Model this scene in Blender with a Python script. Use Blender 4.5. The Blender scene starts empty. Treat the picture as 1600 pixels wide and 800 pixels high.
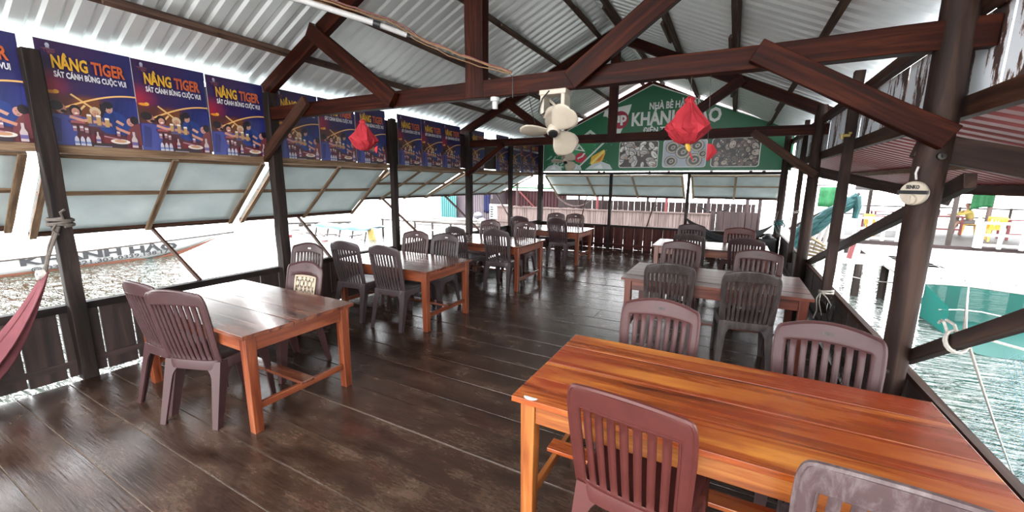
import bpy, bmesh, math, random
from mathutils import Vector, Matrix
random.seed(7)
PI = math.pi
S = bpy.context.scene
COL = S.collection

# ------------------------------------------------------------------ camera, sky, exposure
def look(yaw, pitch, roll):
    cy, sy = math.cos(yaw), math.sin(yaw)
    f = Vector((-sy*math.cos(pitch), cy*math.cos(pitch), -math.sin(pitch)))
    r = Vector((cy, sy, 0)); u = r.cross(f)
    r2 = math.cos(roll)*r + math.sin(roll)*u
    u2 = -math.sin(roll)*r + math.cos(roll)*u
    return Matrix((r2, u2, -f)).transposed()
cd = bpy.data.cameras.new('camera'); cam = bpy.data.objects.new('camera', cd); COL.objects.link(cam)
cd.sensor_width = 36; cd.lens = 634.9/1600*36; cd.clip_start = .02; cd.clip_end = 500
cam.matrix_world = Matrix.Translation((0, 0, 1.6)) @ look(math.radians(28.155), math.radians(10.273), math.radians(.557)).to_4x4()
S.camera = cam
SKY = 4.2
w = bpy.data.worlds.new('sky'); S.world = w; w.use_nodes = True
wn = w.node_tree.nodes; wl = w.node_tree.links
bg = wn['Background']
tc = wn.new('ShaderNodeTexCoord'); sp = wn.new('ShaderNodeSeparateXYZ'); rp = wn.new('ShaderNodeValToRGB')
wl.new(tc.outputs['Generated'], sp.inputs[0]); wl.new(sp.outputs['Z'], rp.inputs[0]); wl.new(rp.outputs[0], bg.inputs[0])
rp.color_ramp.elements[0].color = (1, 1, 1, 1); rp.color_ramp.elements[1].color = (.82, .88, .95, 1)
bg.inputs[1].default_value = SKY
S.view_settings.view_transform = 'Standard'; S.view_settings.look = 'None'
S.view_settings.exposure = 1.8; S.view_settings.gamma = 1; S.view_settings.use_curve_mapping = False
S.cycles.max_bounces = 10; S.cycles.diffuse_bounces = 6; S.cycles.transparent_max_bounces = 16
S.cycles.caustics_reflective = True

# ------------------------------------------------------------------ materials
K = .50                            # paint and timber reflectances
def dim(c): return tuple(x*K for x in c)
def newmat(name):
    m = bpy.data.materials.new(name); m.use_nodes = True
    n = m.node_tree.nodes; l = m.node_tree.links
    return m, n, l, n['Principled BSDF']
def rgb(c): return (c[0], c[1], c[2], 1)
def ramp(n, stops):
    r = n.new('ShaderNodeValToRGB'); e = r.color_ramp.elements
    e[0].position, e[0].color = stops[0][0], rgb(stops[0][1])
    e[1].position, e[1].color = stops[-1][0], rgb(stops[-1][1])
    for p, c in stops[1:-1]:
        x = e.new(p); x.color = rgb(c)
    return r
def noise(n, l, vec, scale, detail=4, rough=.55, dist=0):
    t = n.new('ShaderNodeTexNoise'); t.inputs['Scale'].default_value = scale
    t.inputs['Detail'].default_value = detail; t.inputs['Roughness'].default_value = rough
    t.inputs['Distortion'].default_value = dist
    if vec is not None: l.new(vec, t.inputs['Vector'])
    return t
def mapping(n, l, kind, scale):
    c = n.new('ShaderNodeTexCoord'); m = n.new('ShaderNodeMapping'); m.inputs['Scale'].default_value = scale
    l.new(c.outputs[kind], m.inputs['Vector']); return m.outputs[0]
def bump(n, l, b, h, strength, dist=.01):
    x = n.new('ShaderNodeBump'); x.inputs['Strength'].default_value = strength; x.inputs['Distance'].default_value = dist
    l.new(h, x.inputs['Height']); l.new(x.outputs[0], b.inputs['Normal']); return x
def plain(name, c, rough=.5, var=.12, scale=9, metal=0, bmp=.0, spec=.4):
    m, n, l, b = newmat(name); c = dim(c)
    v = mapping(n, l, 'Object', (1, 1, 1)); t = noise(n, l, v, scale)
    r = ramp(n, [(.25, [x*(1-var) for x in c]), (.75, [min(1, x*(1+var)) for x in c])])
    l.new(t.outputs['Fac'], r.inputs[0]); l.new(r.outputs[0], b.inputs['Base Color'])
    b.inputs['Roughness'].default_value = rough; b.inputs['Metallic'].default_value = metal
    b.inputs['Specular IOR Level'].default_value = spec
    if bmp: bump(n, l, b, t.outputs['Fac'], bmp)
    return m
def wood(name, dark, mid, light, rough=.5, us=1.2, vs=22, bmp=.25, blotch=None, coat=0, spec=.4):
    m, n, l, b = newmat(name); dark, mid, light = dim(dark), dim(mid), dim(light); blotch = dim(blotch) if blotch else None
    v = mapping(n, l, 'UV', (us, vs, 1)); t = noise(n, l, v, 1.0, 6, .6, .6)
    r = ramp(n, [(.34, dark), (.5, mid), (.67, light)]); l.new(t.outputs['Fac'], r.inputs[0])
    out = r.outputs[0]
    if blotch:
        v2 = mapping(n, l, 'UV', (.9, 2.2, 1)); t2 = noise(n, l, v2, 1.3, 5, .65)
        r2 = ramp(n, [(.42, (0, 0, 0)), (.62, (1, 1, 1))]); l.new(t2.outputs['Fac'], r2.inputs[0])
        mx = n.new('ShaderNodeMix'); mx.data_type = 'RGBA'; l.new(r2.outputs[0], mx.inputs[0])
        l.new(out, mx.inputs[6]); mx.inputs[7].default_value = rgb(blotch); out = mx.outputs[2]
    l.new(out, b.inputs['Base Color'])
    rr = n.new('ShaderNodeMapRange'); rr.inputs[3].default_value = max(.05, rough-.1); rr.inputs[4].default_value = min(1, rough+.14)
    l.new(t.outputs['Fac'], rr.inputs[0]); l.new(rr.outputs[0], b.inputs['Roughness'])
    b.inputs['Coat Weight'].default_value = coat; b.inputs['Coat Roughness'].default_value = .12
    b.inputs['Specular IOR Level'].default_value = spec
    bump(n, l, b, t.outputs['Fac'], bmp, .004)
    return m
M = {}
M['beam'] = wood('reddish_brown_timber', (.013, .0026, .0012), (.038, .0068, .003), (.080, .018, .007), .5, 1.5, 26, .4, None, 0, .08)
M['beam_grey'] = wood('weathered_brown_timber', (.030, .011, .006), (.065, .024, .013), (.125, .055, .032), .6, 1.5, 22, .45, None, 0, .15)
M['post'] = wood('dark_post_timber', (.010, .007, .006), (.024, .015, .0125), (.05, .032, .026), .6, 1.4, 18, .4, None, 0, .15)
M['post_red'] = wood('brown_log', (.015, .007, .005), (.038, .019, .014), (.08, .045, .033), .62, 1.4, 14, .5, None, 0, .15)
M['purlin'] = wood('purlin_timber', (.05, .022, .014), (.11, .05, .032), (.24, .14, .09), .7, 1.6, 30, .3)
M['board'] = wood('dark_wall_boards', (.020, .012, .010), (.045, .024, .020), (.085, .045, .035), .55, 1.0, 14, .35)
M['board_red'] = wood('reddish_wall_boards', (.03, .010, .008), (.080, .022, .017), (.13, .045, .033), .55, 1.0, 14, .35, None, 0, .1)
M['batten'] = wood('pale_brown_batten', (.13, .07, .035), (.26, .15, .08), (.42, .28, .17), .7, 2.5, 24, .3)
M['floor'] = wood('worn_dark_floor_boards', (.026, .015, .011), (.066, .037, .027), (.125, .080, .058), .36, .8, 9, .30, None, 0, .5)
def floor_material():
    m, n, l, b = newmat('worn_dark_floor_boards')
    v = mapping(n, l, 'UV', (.9, 8, 1)); t = noise(n, l, v, 1.0, 8, .68, .4)
    g = mapping(n, l, 'UV', (1.2, 2.2, 1)); t2 = noise(n, l, g, 2.2, 7, .6, .3)
    g3 = mapping(n, l, 'UV', (3, 60, 1)); t3 = noise(n, l, g3, 1.0, 4, .6)
    r = ramp(n, [(.22, (.011, .006, .0045)), (.5, (.033, .019, .0135)), (.85, (.080, .054, .039))]); l.new(t2.outputs['Fac'], r.inputs[0])
    r2 = ramp(n, [(.30, (.55, .52, .5)), (.70, (1.25, 1.18, 1.12))]); l.new(t.outputs['Fac'], r2.inputs[0])
    mx = n.new('ShaderNodeMix'); mx.data_type = 'RGBA'; mx.blend_type = 'MULTIPLY'; mx.inputs[0].default_value = 1
    l.new(r.outputs[0], mx.inputs[6]); l.new(r2.outputs[0], mx.inputs[7])
    g4 = mapping(n, l, 'UV', (2.1, 4.4, 1)); t4 = noise(n, l, g4, 1.0, 3, .5)
    r4 = ramp(n, [(.56, (0, 0, 0)), (.78, (.6, .6, .6))]); l.new(t4.outputs['Fac'], r4.inputs[0])
    mr = n.new('ShaderNodeMix'); mr.data_type = 'RGBA'; l.new(r4.outputs[0], mr.inputs[0]); l.new(mx.outputs[2], mr.inputs[6]); mr.inputs[7].default_value = (.040, .011, .009, 1)
    g5 = mapping(n, l, 'UV', (22, 90, 1)); t5 = noise(n, l, g5, 1.0, 6, .75)
    r5 = ramp(n, [(.32, (.42, .40, .38)), (.68, (1.45, 1.42, 1.38))]); l.new(t5.outputs['Fac'], r5.inputs[0])
    mg = n.new('ShaderNodeMix'); mg.data_type = 'RGBA'; mg.blend_type = 'MULTIPLY'; mg.inputs[0].default_value = 1
    l.new(mr.outputs[2], mg.inputs[6]); l.new(r5.outputs[0], mg.inputs[7]); l.new(mg.outputs[2], b.inputs['Base Color'])
    rr = n.new('ShaderNodeMapRange'); rr.inputs[1].default_value = .3; rr.inputs[2].default_value = .7; rr.inputs[3].default_value = .15; rr.inputs[4].default_value = .30
    l.new(t2.outputs['Fac'], rr.inputs[0]); l.new(rr.outputs[0], b.inputs['Roughness'])
    bump(n, l, b, t3.outputs['Fac'], .35, .005)
    return m
M['floor'] = floor_material()
M['seam'] = plain('dusty_seam', (.26, .20, .15), .9, .3, 30)
M['table_red'] = wood('red_brown_lacquered_wood', (.055, .013, .007), (.16, .042, .018), (.26, .085, .04), .22, 1.2, 16, .32, None, .7)
M['table_leg'] = wood('orange_red_lacquered_wood', (.09, .016, .006), (.21, .045, .014), (.34, .095, .032), .34, 1.5, 20, .15, None, .3)
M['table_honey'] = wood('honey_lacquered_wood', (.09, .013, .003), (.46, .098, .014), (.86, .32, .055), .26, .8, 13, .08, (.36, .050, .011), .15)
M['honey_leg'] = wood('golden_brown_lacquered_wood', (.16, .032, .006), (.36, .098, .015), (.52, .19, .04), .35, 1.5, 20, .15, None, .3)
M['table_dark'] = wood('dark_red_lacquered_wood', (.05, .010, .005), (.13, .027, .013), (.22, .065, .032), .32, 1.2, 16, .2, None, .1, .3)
def plastic(name, c, rough=.42, worn=None):
    m, n, l, b = newmat(name); c = dim(c); worn = dim(worn) if worn else None; b.inputs['Specular IOR Level'].default_value = .25
    v = mapping(n, l, 'Object', (1, 1, 1)); t = noise(n, l, v, 14, 6, .7)
    r = ramp(n, [(.3, [x*.86 for x in c]), (.7, [x*1.14 for x in c])]); l.new(t.outputs['Fac'], r.inputs[0]); out = r.outputs[0]
    if worn:
        v2 = mapping(n, l, 'Object', (9, 9, 2.2)); t2 = noise(n, l, v2, 2.2, 8, .75, .5)
        r2 = ramp(n, [(.45, (0, 0, 0)), (.66, (.8, .8, .8))]); l.new(t2.outputs['Fac'], r2.inputs[0])
        mx = n.new('ShaderNodeMix'); mx.data_type = 'RGBA'; l.new(r2.outputs[0], mx.inputs[0]); l.new(out, mx.inputs[6]); mx.inputs[7].default_value = rgb(worn); out = mx.outputs[2]
    l.new(out, b.inputs['Base Color']); b.inputs['Roughness'].default_value = rough
    bump(n, l, b, t.outputs['Fac'], .06, .003)
    return m
M['ch_maroon'] = plastic('maroon_brown_plastic', (.060, .025, .025))
M['ch_dark'] = plastic('dark_brown_plastic', (.060, .040, .042))
M['ch_black'] = plastic('very_dark_maroon_plastic', (.052, .026, .028))
M['ch_rose'] = plastic('rosy_brown_plastic', (.092, .034, .033))
M['ch_mid'] = plastic('mauve_brown_plastic', (.076, .031, .031))
M['ch_red'] = plastic('reddish_brown_plastic', (.098, .023, .019))
M['ch_worn'] = plastic('scuffed_greyish_brown_plastic', (.036, .025, .023), .5, (.115, .088, .083))
M['ch_worn2'] = plastic('scuffed_mauve_plastic', (.095, .058, .058), .5, (.22, .175, .175))
M['cane'] = plain('beige_woven_strap', (.62, .50, .36), .6, .15, 30)
M['white_label'] = plain('pale_label', (.75, .73, .72), .4, .05)
M['white'] = plain('white_paint', (.78, .78, .76), .5, .05)
M['cream'] = plain('cream_plastic', (.66, .57, .45), .42, .07, 16)
M['cream_dirty'] = plain('dusty_cream_plastic', (.42, .34, .27), .5, .25, 12)
M['black'] = plain('black_plastic', (.015, .015, .016), .45, .1)
M['dark_metal'] = plain('dark_steel', (.06, .055, .05), .4, .2, 20, .8)
M['rope'] = plain('pale_rope', (.62, .58, .52), .9, .25, 60)
M['rope_brown'] = plain('brown_grey_rope', (.16, .13, .11), .9, .3, 50)
M['white_pipe'] = plain('white_conduit', (.72, .69, .68), .45, .10, 10)
M['wire_orange'] = plain('tan_cable', (.30, .15, .06), .5, .2)
M['wire_red'] = plain('red_brown_cable', (.22, .07, .05), .5, .2)
M['yellow'] = plain('yellow_plastic', (.75, .42, .05), .4, .1)
M['yellow_tap'] = plain('dull_yellow_plastic', (.55, .40, .12), .4, .1)
M['hammock'] = plain('maroon_cloth', (.22, .070, .080), .95, .2, 8, 0, .2, .2)
M['hammock_dark'] = plain('dark_grey_netting', (.03, .033, .035), .9, .25, 20)
M['sheet_red'] = plain('maroon_painted_sheet', (.50, .13, .13), .5, .14, 4, 0, 0, .4)
M['orange_hull'] = plain('orange_red_hull_paint', (.20, .065, .035), .6, .15, 4)
M['hull_white'] = plain('white_hull_paint', (.82, .82, .80), .5, .04, 3)
M['ink'] = plain('black_ink', (.02, .02, .022), .6, .1)
M['bleached'] = wood('bleached_planks', (.50, .46, .42), (.66, .62, .57), (.78, .75, .70), .85, 1.2, 9, .3)
M['bounce_deck'] = wood('pale_bounce_wood', (.95, .90, .84), (1.2, 1.15, 1.08), (1.45, 1.4, 1.3), .85, 1.2, 9, .3)  # for the added, unseen boards that throw daylight up at the roof
M['shed_red'] = plain('dull_maroon_sheet', (.085, .026, .030), .6, .15, 4, 0, 0, .2)
M['far_deck'] = wood('dark_far_deck', (.016, .012, .010), (.034, .026, .022), (.06, .047, .040), .6, 1.2, 12, .2)
M['batten_pale'] = wood('pale_batten', (.34, .24, .15), (.56, .42, .28), (.75, .60, .44), .7, 2.5, 24, .3)
M['reed'] = wood('pinkish_weathered_slats', (.085, .055, .048), (.21, .145, .130), (.33, .245, .22), .85, 1.0, 30, .4)
M['far_dark'] = wood('far_maroon_boards', (.016, .006, .006), (.038, .016, .015), (.07, .033, .031), .7, 1.0, 12, .3)
M['far_post'] = plain('brown_pile', (.06, .042, .034), .85, .3, 5)
M['red_paint'] = plain('red_paint', (.20, .018, .020), .5, .15)
M['blue_tarp'] = plain('blue_tarpaulin', (.015, .10, .16), .6, .3, 4)
M['teal_tarp'] = plain('teal_netting', (.006, .075, .075), .7, .5, 6, 0, .3)
M['green_cloth'] = plain('green_cloth', (.010, .16, .045), .7, .3, 9)
M['teal_sheet'] = plain('teal_sheet', (.07, .24, .235), .6, .1, 3)
M['lilac_sheet'] = plain('lilac_grey_sheet', (.17, .13, .15), .6, .15, 3)
M['navy'] = plain('navy_cloth', (.010, .013, .075), .9, .2)
M['sack'] = plain('pale_sacking', (.28, .27, .30), .9, .2, 5)
M['golden'] = wood('fresh_cut_planks', (.10, .06, .025), (.17, .115, .055), (.24, .18, .10), .8, 2, 14, .2)
M['skin'] = plain('skin', (.36, .20, .14), .6, .08)
M['hair'] = plain('black_hair', (.012, .011, .012), .6, .1)
M['shirt'] = plain('mustard_shirt', (.52, .40, .10), .9, .15)
M['grey_shorts'] = plain('grey_cloth', (.2, .17, .16), .9, .1)
M['silver_sheet'] = None
def roof_material():
    m, n, l, b = newmat('galvanised_corrugated_sheet')
    v = mapping(n, l, 'Object', (1, 1, 1)); t = noise(n, l, v, 1.3, 5, .6); t2 = noise(n, l, v, 22, 4, .6)
    r = ramp(n, [(.3, (.74, .765, .76)), (.7, (.87, .89, .88))]); l.new(t.outputs['Fac'], r.inputs[0])
    l.new(r.outputs[0], b.inputs['Base Color']); b.inputs['Metallic'].default_value = .55
    b.inputs['Roughness'].default_value = .38; bump(n, l, b, t2.outputs['Fac'], .08, .004)
    return m
M['roof'] = roof_material()
def tarp_material():
    m, n, l, b = newmat('pale_grey_tarpaulin')
    v = mapping(n, l, 'Object', (1, 1, 1)); t = noise(n, l, v, 3, 4, .5)
    r = ramp(n, [(.3, (.42, .475, .475)), (.7, (.54, .59, .585))]); l.new(t.outputs['Fac'], r.inputs[0]); l.new(r.outputs[0], b.inputs['Base Color'])
    b.inputs['Roughness'].default_value = .55
    tr = n.new('ShaderNodeBsdfTranslucent'); l.new(r.outputs[0], tr.inputs[0])
    mx = n.new('ShaderNodeMixShader'); mx.inputs[0].default_value = .14
    l.new(b.outputs[0], mx.inputs[1]); l.new(tr.outputs[0], mx.inputs[2]); l.new(mx.outputs[0], n['Material Output'].inputs[0])
    bump(n, l, b, t.outputs['Fac'], .5, .03)
    return m
M['tarp'] = tarp_material()
def rusty_material():
    m, n, l, b = newmat('rust_streaked_white_sheet')
    v = mapping(n, l, 'Object', (1, 3.6, .7)); t = noise(n, l, v, 1.0, 8, .62, .3)
    v2 = mapping(n, l, 'Object', (1, 26, 9)); t2 = noise(n, l, v2, 1.0, 5, .7)
    ad = n.new('ShaderNodeMath'); ad.operation = 'MULTIPLY_ADD'; ad.inputs[1].default_value = .22; l.new(t2.outputs['Fac'], ad.inputs[0]); l.new(t.outputs['Fac'], ad.inputs[2])
    r = ramp(n, [(.64, (.68, .71, .75)), (.652, (.24, .13, .09)), (.66, (.06, .025, .018)), (.74, (.035, .03, .032))])
    l.new(ad.outputs[0], r.inputs[0]); l.new(r.outputs[0], b.inputs['Base Color']); b.inputs['Roughness'].default_value = .6
    return m
M['rusty'] = rusty_material()
WROT = -8
def water_material():
    m, n, l, b = newmat('rippled_green_grey_water')
    v = mapping(n, l, 'Object', (1.0, 1.0, 1)); mp = v.node; mp.inputs['Rotation'].default_value = (0, 0, math.radians(WROT)); mp.inputs['Scale'].default_value = (.8, 3.6, 1)
    t = noise(n, l, v, 1.35, 2, .45, 1.4); t2 = noise(n, l, v, 6, 2, .5, .6)
    v3 = mapping(n, l, 'Object', (.35, .35, 1)); t3 = noise(n, l, v3, 1, 3, .5)
    r = ramp(n, [(.35, (.012, .024, .010)), (.65, (.034, .046, .036))]); l.new(t3.outputs['Fac'], r.inputs[0]); l.new(r.outputs[0], b.inputs['Base Color'])
    b.inputs['Roughness'].default_value = .04; b.inputs['IOR'].default_value = 1.68
    ad = n.new('ShaderNodeMath'); ad.operation = 'MULTIPLY_ADD'; ad.inputs[1].default_value = .35; l.new(t2.outputs['Fac'], ad.inputs[0]); l.new(t.outputs['Fac'], ad.inputs[2])
    bump(n, l, b, ad.outputs[0], 1.0, .48)
    return m
M['water'] = water_material()
def net_material(name, c, sc, thr, base=.0):
    m, n, l, b = newmat(name)
    b.inputs['Base Color'].default_value = rgb(c); b.inputs['Roughness'].default_value = .7
    tb = n.new('ShaderNodeBsdfTransparent'); mx = n.new('ShaderNodeMixShader'); mx.inputs[0].default_value = thr
    tr = n.new('ShaderNodeBsdfTranslucent'); tr.inputs[0].default_value = rgb(c); m2 = n.new('ShaderNodeMixShader'); m2.inputs[0].default_value = .5
    l.new(b.outputs[0], m2.inputs[1]); l.new(tr.outputs[0], m2.inputs[2])
    l.new(tb.outputs[0], mx.inputs[1]); l.new(m2.outputs[0], mx.inputs[2]); l.new(mx.outputs[0], n['Material Output'].inputs[0])
    return m
M['pen_net'] = net_material('green_pen_netting', (.003, .078, .062), 40, .965)
M['fish_net'] = net_material('pale_blue_fishing_net', (.20, .36, .42), 40, .9)
def paper_material():
    m, n, l, b = newmat('red_tissue_paper')
    b.inputs['Base Color'].default_value = (.42, .022, .034, 1); b.inputs['Roughness'].default_value = .8
    tr = n.new('ShaderNodeBsdfTranslucent'); tr.inputs[0].default_value = (.50, .035, .048, 1); mx = n.new('ShaderNodeMixShader'); mx.inputs[0].default_value = .4
    l.new(b.outputs[0], mx.inputs[1]); l.new(tr.outputs[0], mx.inputs[2]); l.new(mx.outputs[0], n['Material Output'].inputs[0])
    return m
M['paper'] = paper_material()
def print_material():
    m, n, l, b = newmat('printed_inks')
    a = n.new('ShaderNodeVertexColor'); a.layer_name = 'Ink'; l.new(a.outputs[0], b.inputs['Base Color']); b.inputs['Roughness'].default_value = .38
    return m
M['print'] = print_material()

# ------------------------------------------------------------------ mesh building
ORG = {}
class MB:
    def __init__(s): s.v = []; s.f = []; s.uv = []; s.mi = []; s.col = []; s.cur = 0; s.c = None
    def face(s, idx, uv=None):
        s.f.append(tuple(idx)); s.uv.append(uv or [(s.v[i][0], s.v[i][1]) for i in idx]); s.mi.append(s.cur); s.col.append(s.c)
    def add(s, pts):
        k = len(s.v); s.v += [Vector(p) for p in pts]; return k
    def loft(s, secs, closed=True, cap=True, wrapu=False):
        n = len(secs[0]); ks = [s.add(x) for x in secs]
        ou, ov = random.random()*7, random.random()*7
        ln = [0]
        for a, b in zip(secs[:-1], secs[1:]):
            ln.append(ln[-1] + (Vector(b[0])-Vector(a[0])).length)
        pr = [0]
        for j in range(n): pr.append(pr[-1] + (Vector(secs[0][(j+1) % n])-Vector(secs[0][j])).length)
        for i in range(len(secs)-1):
            for j in range(n if closed else n-1):
                j2 = (j+1) % n
                s.face((ks[i]+j, ks[i]+j2, ks[i+1]+j2, ks[i+1]+j),
                       [(ou+ln[i], ov+pr[j]), (ou+ln[i], ov+pr[j+1]), (ou+ln[i+1], ov+pr[j+1]), (ou+ln[i+1], ov+pr[j])])
        if closed and cap:
            for q, sec in ((0, secs[0]), (len(secs)-1, secs[-1])):
                o = Vector(sec[0])
                id_ = [ks[q]+j for j in range(n)]
                if q == 0: id_ = id_[::-1]
                s.face(id_, [(ou+(s.v[i]-o).x*.1, ov+(s.v[i]-o).length) for i in id_])
    def bar(s, p0, p1, w, h, up=(0, 0, 1), seg=1, jit=0, w1=None, h1=None, roll=0):
        p0, p1 = Vector(p0), Vector(p1); d = (p1-p0).normalized(); u = Vector(up)
        if abs(d.dot(u)) > .98: u = Vector((0, 1, 0))
        r = d.cross(u).normalized(); u = r.cross(d)
        if roll: r, u = r*math.cos(roll)+u*math.sin(roll), u*math.cos(roll)-r*math.sin(roll)
        w1 = w1 or w; h1 = h1 or h; secs = []
        for i in range(seg+1):
            t = i/seg; c = p0.lerp(p1, t); ww = (w+(w1-w)*t)/2; hh = (h+(h1-h)*t)/2
            j = (lambda: random.uniform(-jit, jit)) if jit else (lambda: 0)
            secs.append([c+r*(-ww+j())+u*(-hh+j()), c+r*(ww+j())+u*(-hh+j()), c+r*(ww+j())+u*(hh+j()), c+r*(-ww+j())+u*(hh+j())])
        s.loft(secs)
    def box(s, a, b):
        (x0, y0, z0), (x1, y1, z1) = a, b
        L = max((x1-x0, 0), (y1-y0, 1), (z1-z0, 2))[1]
        if L == 0: s.bar((x0, (y0+y1)/2, (z0+z1)/2), (x1, (y0+y1)/2, (z0+z1)/2), y1-y0, z1-z0)
        elif L == 1: s.bar(((x0+x1)/2, y0, (z0+z1)/2), ((x0+x1)/2, y1, (z0+z1)/2), x1-x0, z1-z0)
        else:
            P = lambda z: [(x0, y0, z), (x1, y0, z), (x1, y1, z), (x0, y1, z)]
            s.loft([P(z0), P(z1)])
    def tube(s, pts, r, n=8, cap=True):
        pts = [Vector(p) for p in pts]; k = len(pts); rs = r if isinstance(r, (list, tuple)) else [r]*k
        secs = []; prev = None
        for i in range(k):
            d = (pts[min(i+1, k-1)]-pts[max(i-1, 0)]).normalized()
            if prev is None:
                a = Vector((0, 0, 1)) if abs(d.z) < .9 else Vector((1, 0, 0)); x = d.cross(a).normalized()
            else:
                x = (prev - d*prev.dot(d)).normalized()
            prev = x; y = d.cross(x)
            secs.append([pts[i]+(x*math.cos(2*PI*j/n)+y*math.sin(2*PI*j/n))*rs[i] for j in range(n)])
        s.loft(secs, True, cap)
    def log(s, p0, p1, r0, r1, n=12, seg=8, jit=.004):
        p0, p1 = Vector(p0), Vector(p1); pts = []; rs = []
        for i in range(seg+1):
            t = i/seg; pts.append(p0.lerp(p1, t)+Vector((random.uniform(-jit, jit), random.uniform(-jit, jit), 0))); rs.append(r0+(r1-r0)*t+random.uniform(-jit, jit)*.6)
        s.tube(pts, rs, n)
    def prism(s, pts, d):
        d = Vector(d); n = len(pts); k = s.add(pts); k2 = s.add([Vector(p)+d for p in pts])
        s.face([k+i for i in range(n)][::-1]); s.face([k2+i for i in range(n)])
        for i in range(n): s.face((k+i, k+(i+1) % n, k2+(i+1) % n, k2+i))
    def poly(s, pts):
        k = s.add(pts); s.face([k+i for i in range(len(pts))])
    def grid(s, fn, nu, nv, keep=None):
        k = s.add([fn(i/nu, j/nv) for j in range(nv+1) for i in range(nu+1)])
        for j in range(nv):
            for i in range(nu):
                if keep and not keep(i, j): continue
                a = k+j*(nu+1)+i; q = (a, a+1, a+nu+2, a+nu+1)
                s.face(q, [(i/nu, j/nv), ((i+1)/nu, j/nv), ((i+1)/nu, (j+1)/nv), (i/nu, (j+1)/nv)])
    def lathe(s, prof, c, axis=(0, 0, 1), n=20):
        c = Vector(c); d = Vector(axis).normalized(); a = Vector((0, 0, 1)) if abs(d.z) < .9 else Vector((1, 0, 0)); x = d.cross(a).normalized(); y = d.cross(x)
        s.loft([[c+d*h+(x*math.cos(2*PI*j/n)+y*math.sin(2*PI*j/n))*max(r, 1e-4) for j in range(n)] for r, h in prof])
    def build(s, name, mats, parent=None, smooth=False, org=None, bevel=0, solid=0, off=0):
        if not isinstance(mats, (list, tuple)): mats = [mats]
        o_ = Vector(org) if org is not None else (ORG[parent] if parent is not None else Vector((0, 0, 0)))
        me = bpy.data.meshes.new(name); me.from_pydata([v-o_ for v in s.v], [], s.f)
        ul = me.uv_layers.new(name='UVMap'); flat = [c for f in s.uv for uv in f for c in uv]; ul.data.foreach_set('uv', flat)
        for m in mats: me.materials.append(m if not isinstance(m, str) else M[m])
        me.polygons.foreach_set('material_index', s.mi)
        if any(c is not None for c in s.col):
            at = me.color_attributes.new('Ink', 'FLOAT_COLOR', 'CORNER'); fl = []
            for f, c in zip(s.f, s.col):
                c = c or (.5, .5, .5)
                for i in f: fl += [c[0], c[1], c[2], 1] if not callable(c) else list(c(s.v[i]))+[1]
            at.data.foreach_set('color', fl)
        if smooth: me.polygons.foreach_set('use_smooth', [True]*len(me.polygons))
        me.validate(); me.update()
        o = bpy.data.objects.new(name, me); COL.objects.link(o)
        if parent is not None: o.parent = parent
        elif org is not None: o.location = org
        ORG[o] = o_
        if smooth and smooth != 'all':
            bm = bmesh.new(); bm.from_mesh(me)
            for e in bm.edges:
                if len(e.link_faces) == 2 and e.calc_face_angle(0) > math.radians(45): e.smooth = False
            bm.to_mesh(me); bm.free()
        if solid:
            md = o.modifiers.new('thickness', 'SOLIDIFY'); md.thickness = solid; md.offset = off
        if bevel:
            md = o.modifiers.new('edge', 'BEVEL'); md.width = bevel; md.segments = 2; md.limit_method = 'ANGLE'
        return o
def thing(name, label, cat, loc=(0, 0, 0), group=None):
    o = bpy.data.objects.new(name, None); COL.objects.link(o); o.location = loc; ORG[o] = Vector(loc); o.empty_display_size = .1
    return tag(o, label, cat, group)
def tag(o, label, cat, group=None, kind=None):
    o['label'] = label; o['category'] = cat
    if group: o['group'] = group
    if kind: o['kind'] = kind
    return o
def struct(o, label=None, cat=None):
    o['kind'] = 'structure'
    if label: o['label'] = label; o['category'] = cat
    return o
def kids(o): return [c for c in COL.objects if c.parent == o]
def dup(o, loc=None, rz=None, parent=None):
    c = o.copy(); COL.objects.link(c)
    if parent is not None: c.parent = parent
    if loc is not None: c.location = loc
    if rz is not None: c.rotation_euler = (0, 0, rz)
    for k in kids(o): dup(k, parent=c)
    return c
def text_mesh(body, size, bold=.02, condense=1, ext=0):
    cu = bpy.data.curves.new('lettering', 'FONT'); cu.body = body; cu.size = size; cu.offset = bold*size; cu.resolution_u = 2; cu.extrude = ext; cu.align_x = 'LEFT'
    t = bpy.data.objects.new('lettering', cu); COL.objects.link(t); bpy.context.view_layer.update()
    me = bpy.data.meshes.new_from_object(t.evaluated_get(bpy.context.evaluated_depsgraph_get()))
    bpy.data.objects.remove(t); bpy.data.curves.remove(cu)
    for v in me.vertices: v.co.x *= condense
    return me
def text(name, body, size, origin, xd, yd, m, parent=None, bold=.02, fit=None, ext=.001, sub_org=None):
    me = text_mesh(body, size, bold, 1, ext); xs = [v.co.x for v in me.vertices]; x0, x1 = min(xs), max(xs)
    k = fit/(x1-x0) if fit else 1
    xd, yd = Vector(xd).normalized(), Vector(yd).normalized(); nd = xd.cross(yd); o_ = ORG[parent] if parent is not None else Vector((0, 0, 0))
    for v in me.vertices:
        c = Vector(v.co); v.co = Vector(origin)+xd*(c.x-x0)*k+yd*c.y+nd*c.z-o_
    me.materials.clear(); me.materials.append(M[m] if isinstance(m, str) else m)
    for p in me.polygons: p.material_index = 0
    o = bpy.data.objects.new(name, me); COL.objects.link(o); ORG[o] = o_
    if parent is not None: o.parent = parent
    return o

XL, XR, YB = -4.5, .87, 9.97      # left post line, right post line, back post line
ZS = 2.24                          # underside of the tie beams
XM = -1.84                         # ridge
def roof_z(x): return 3.96-.47*abs(x-XM)

# ------------------------------------------------------------------ setting: water, floor, roof, walls
b = MB(); b.poly([(-140, -60, -.75), (140, -60, -.75), (140, 160, -.75), (-140, 160, -.75)])
struct(b.build('water', 'water'), 'rippled green grey water all around the floating restaurant', 'water')

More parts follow.
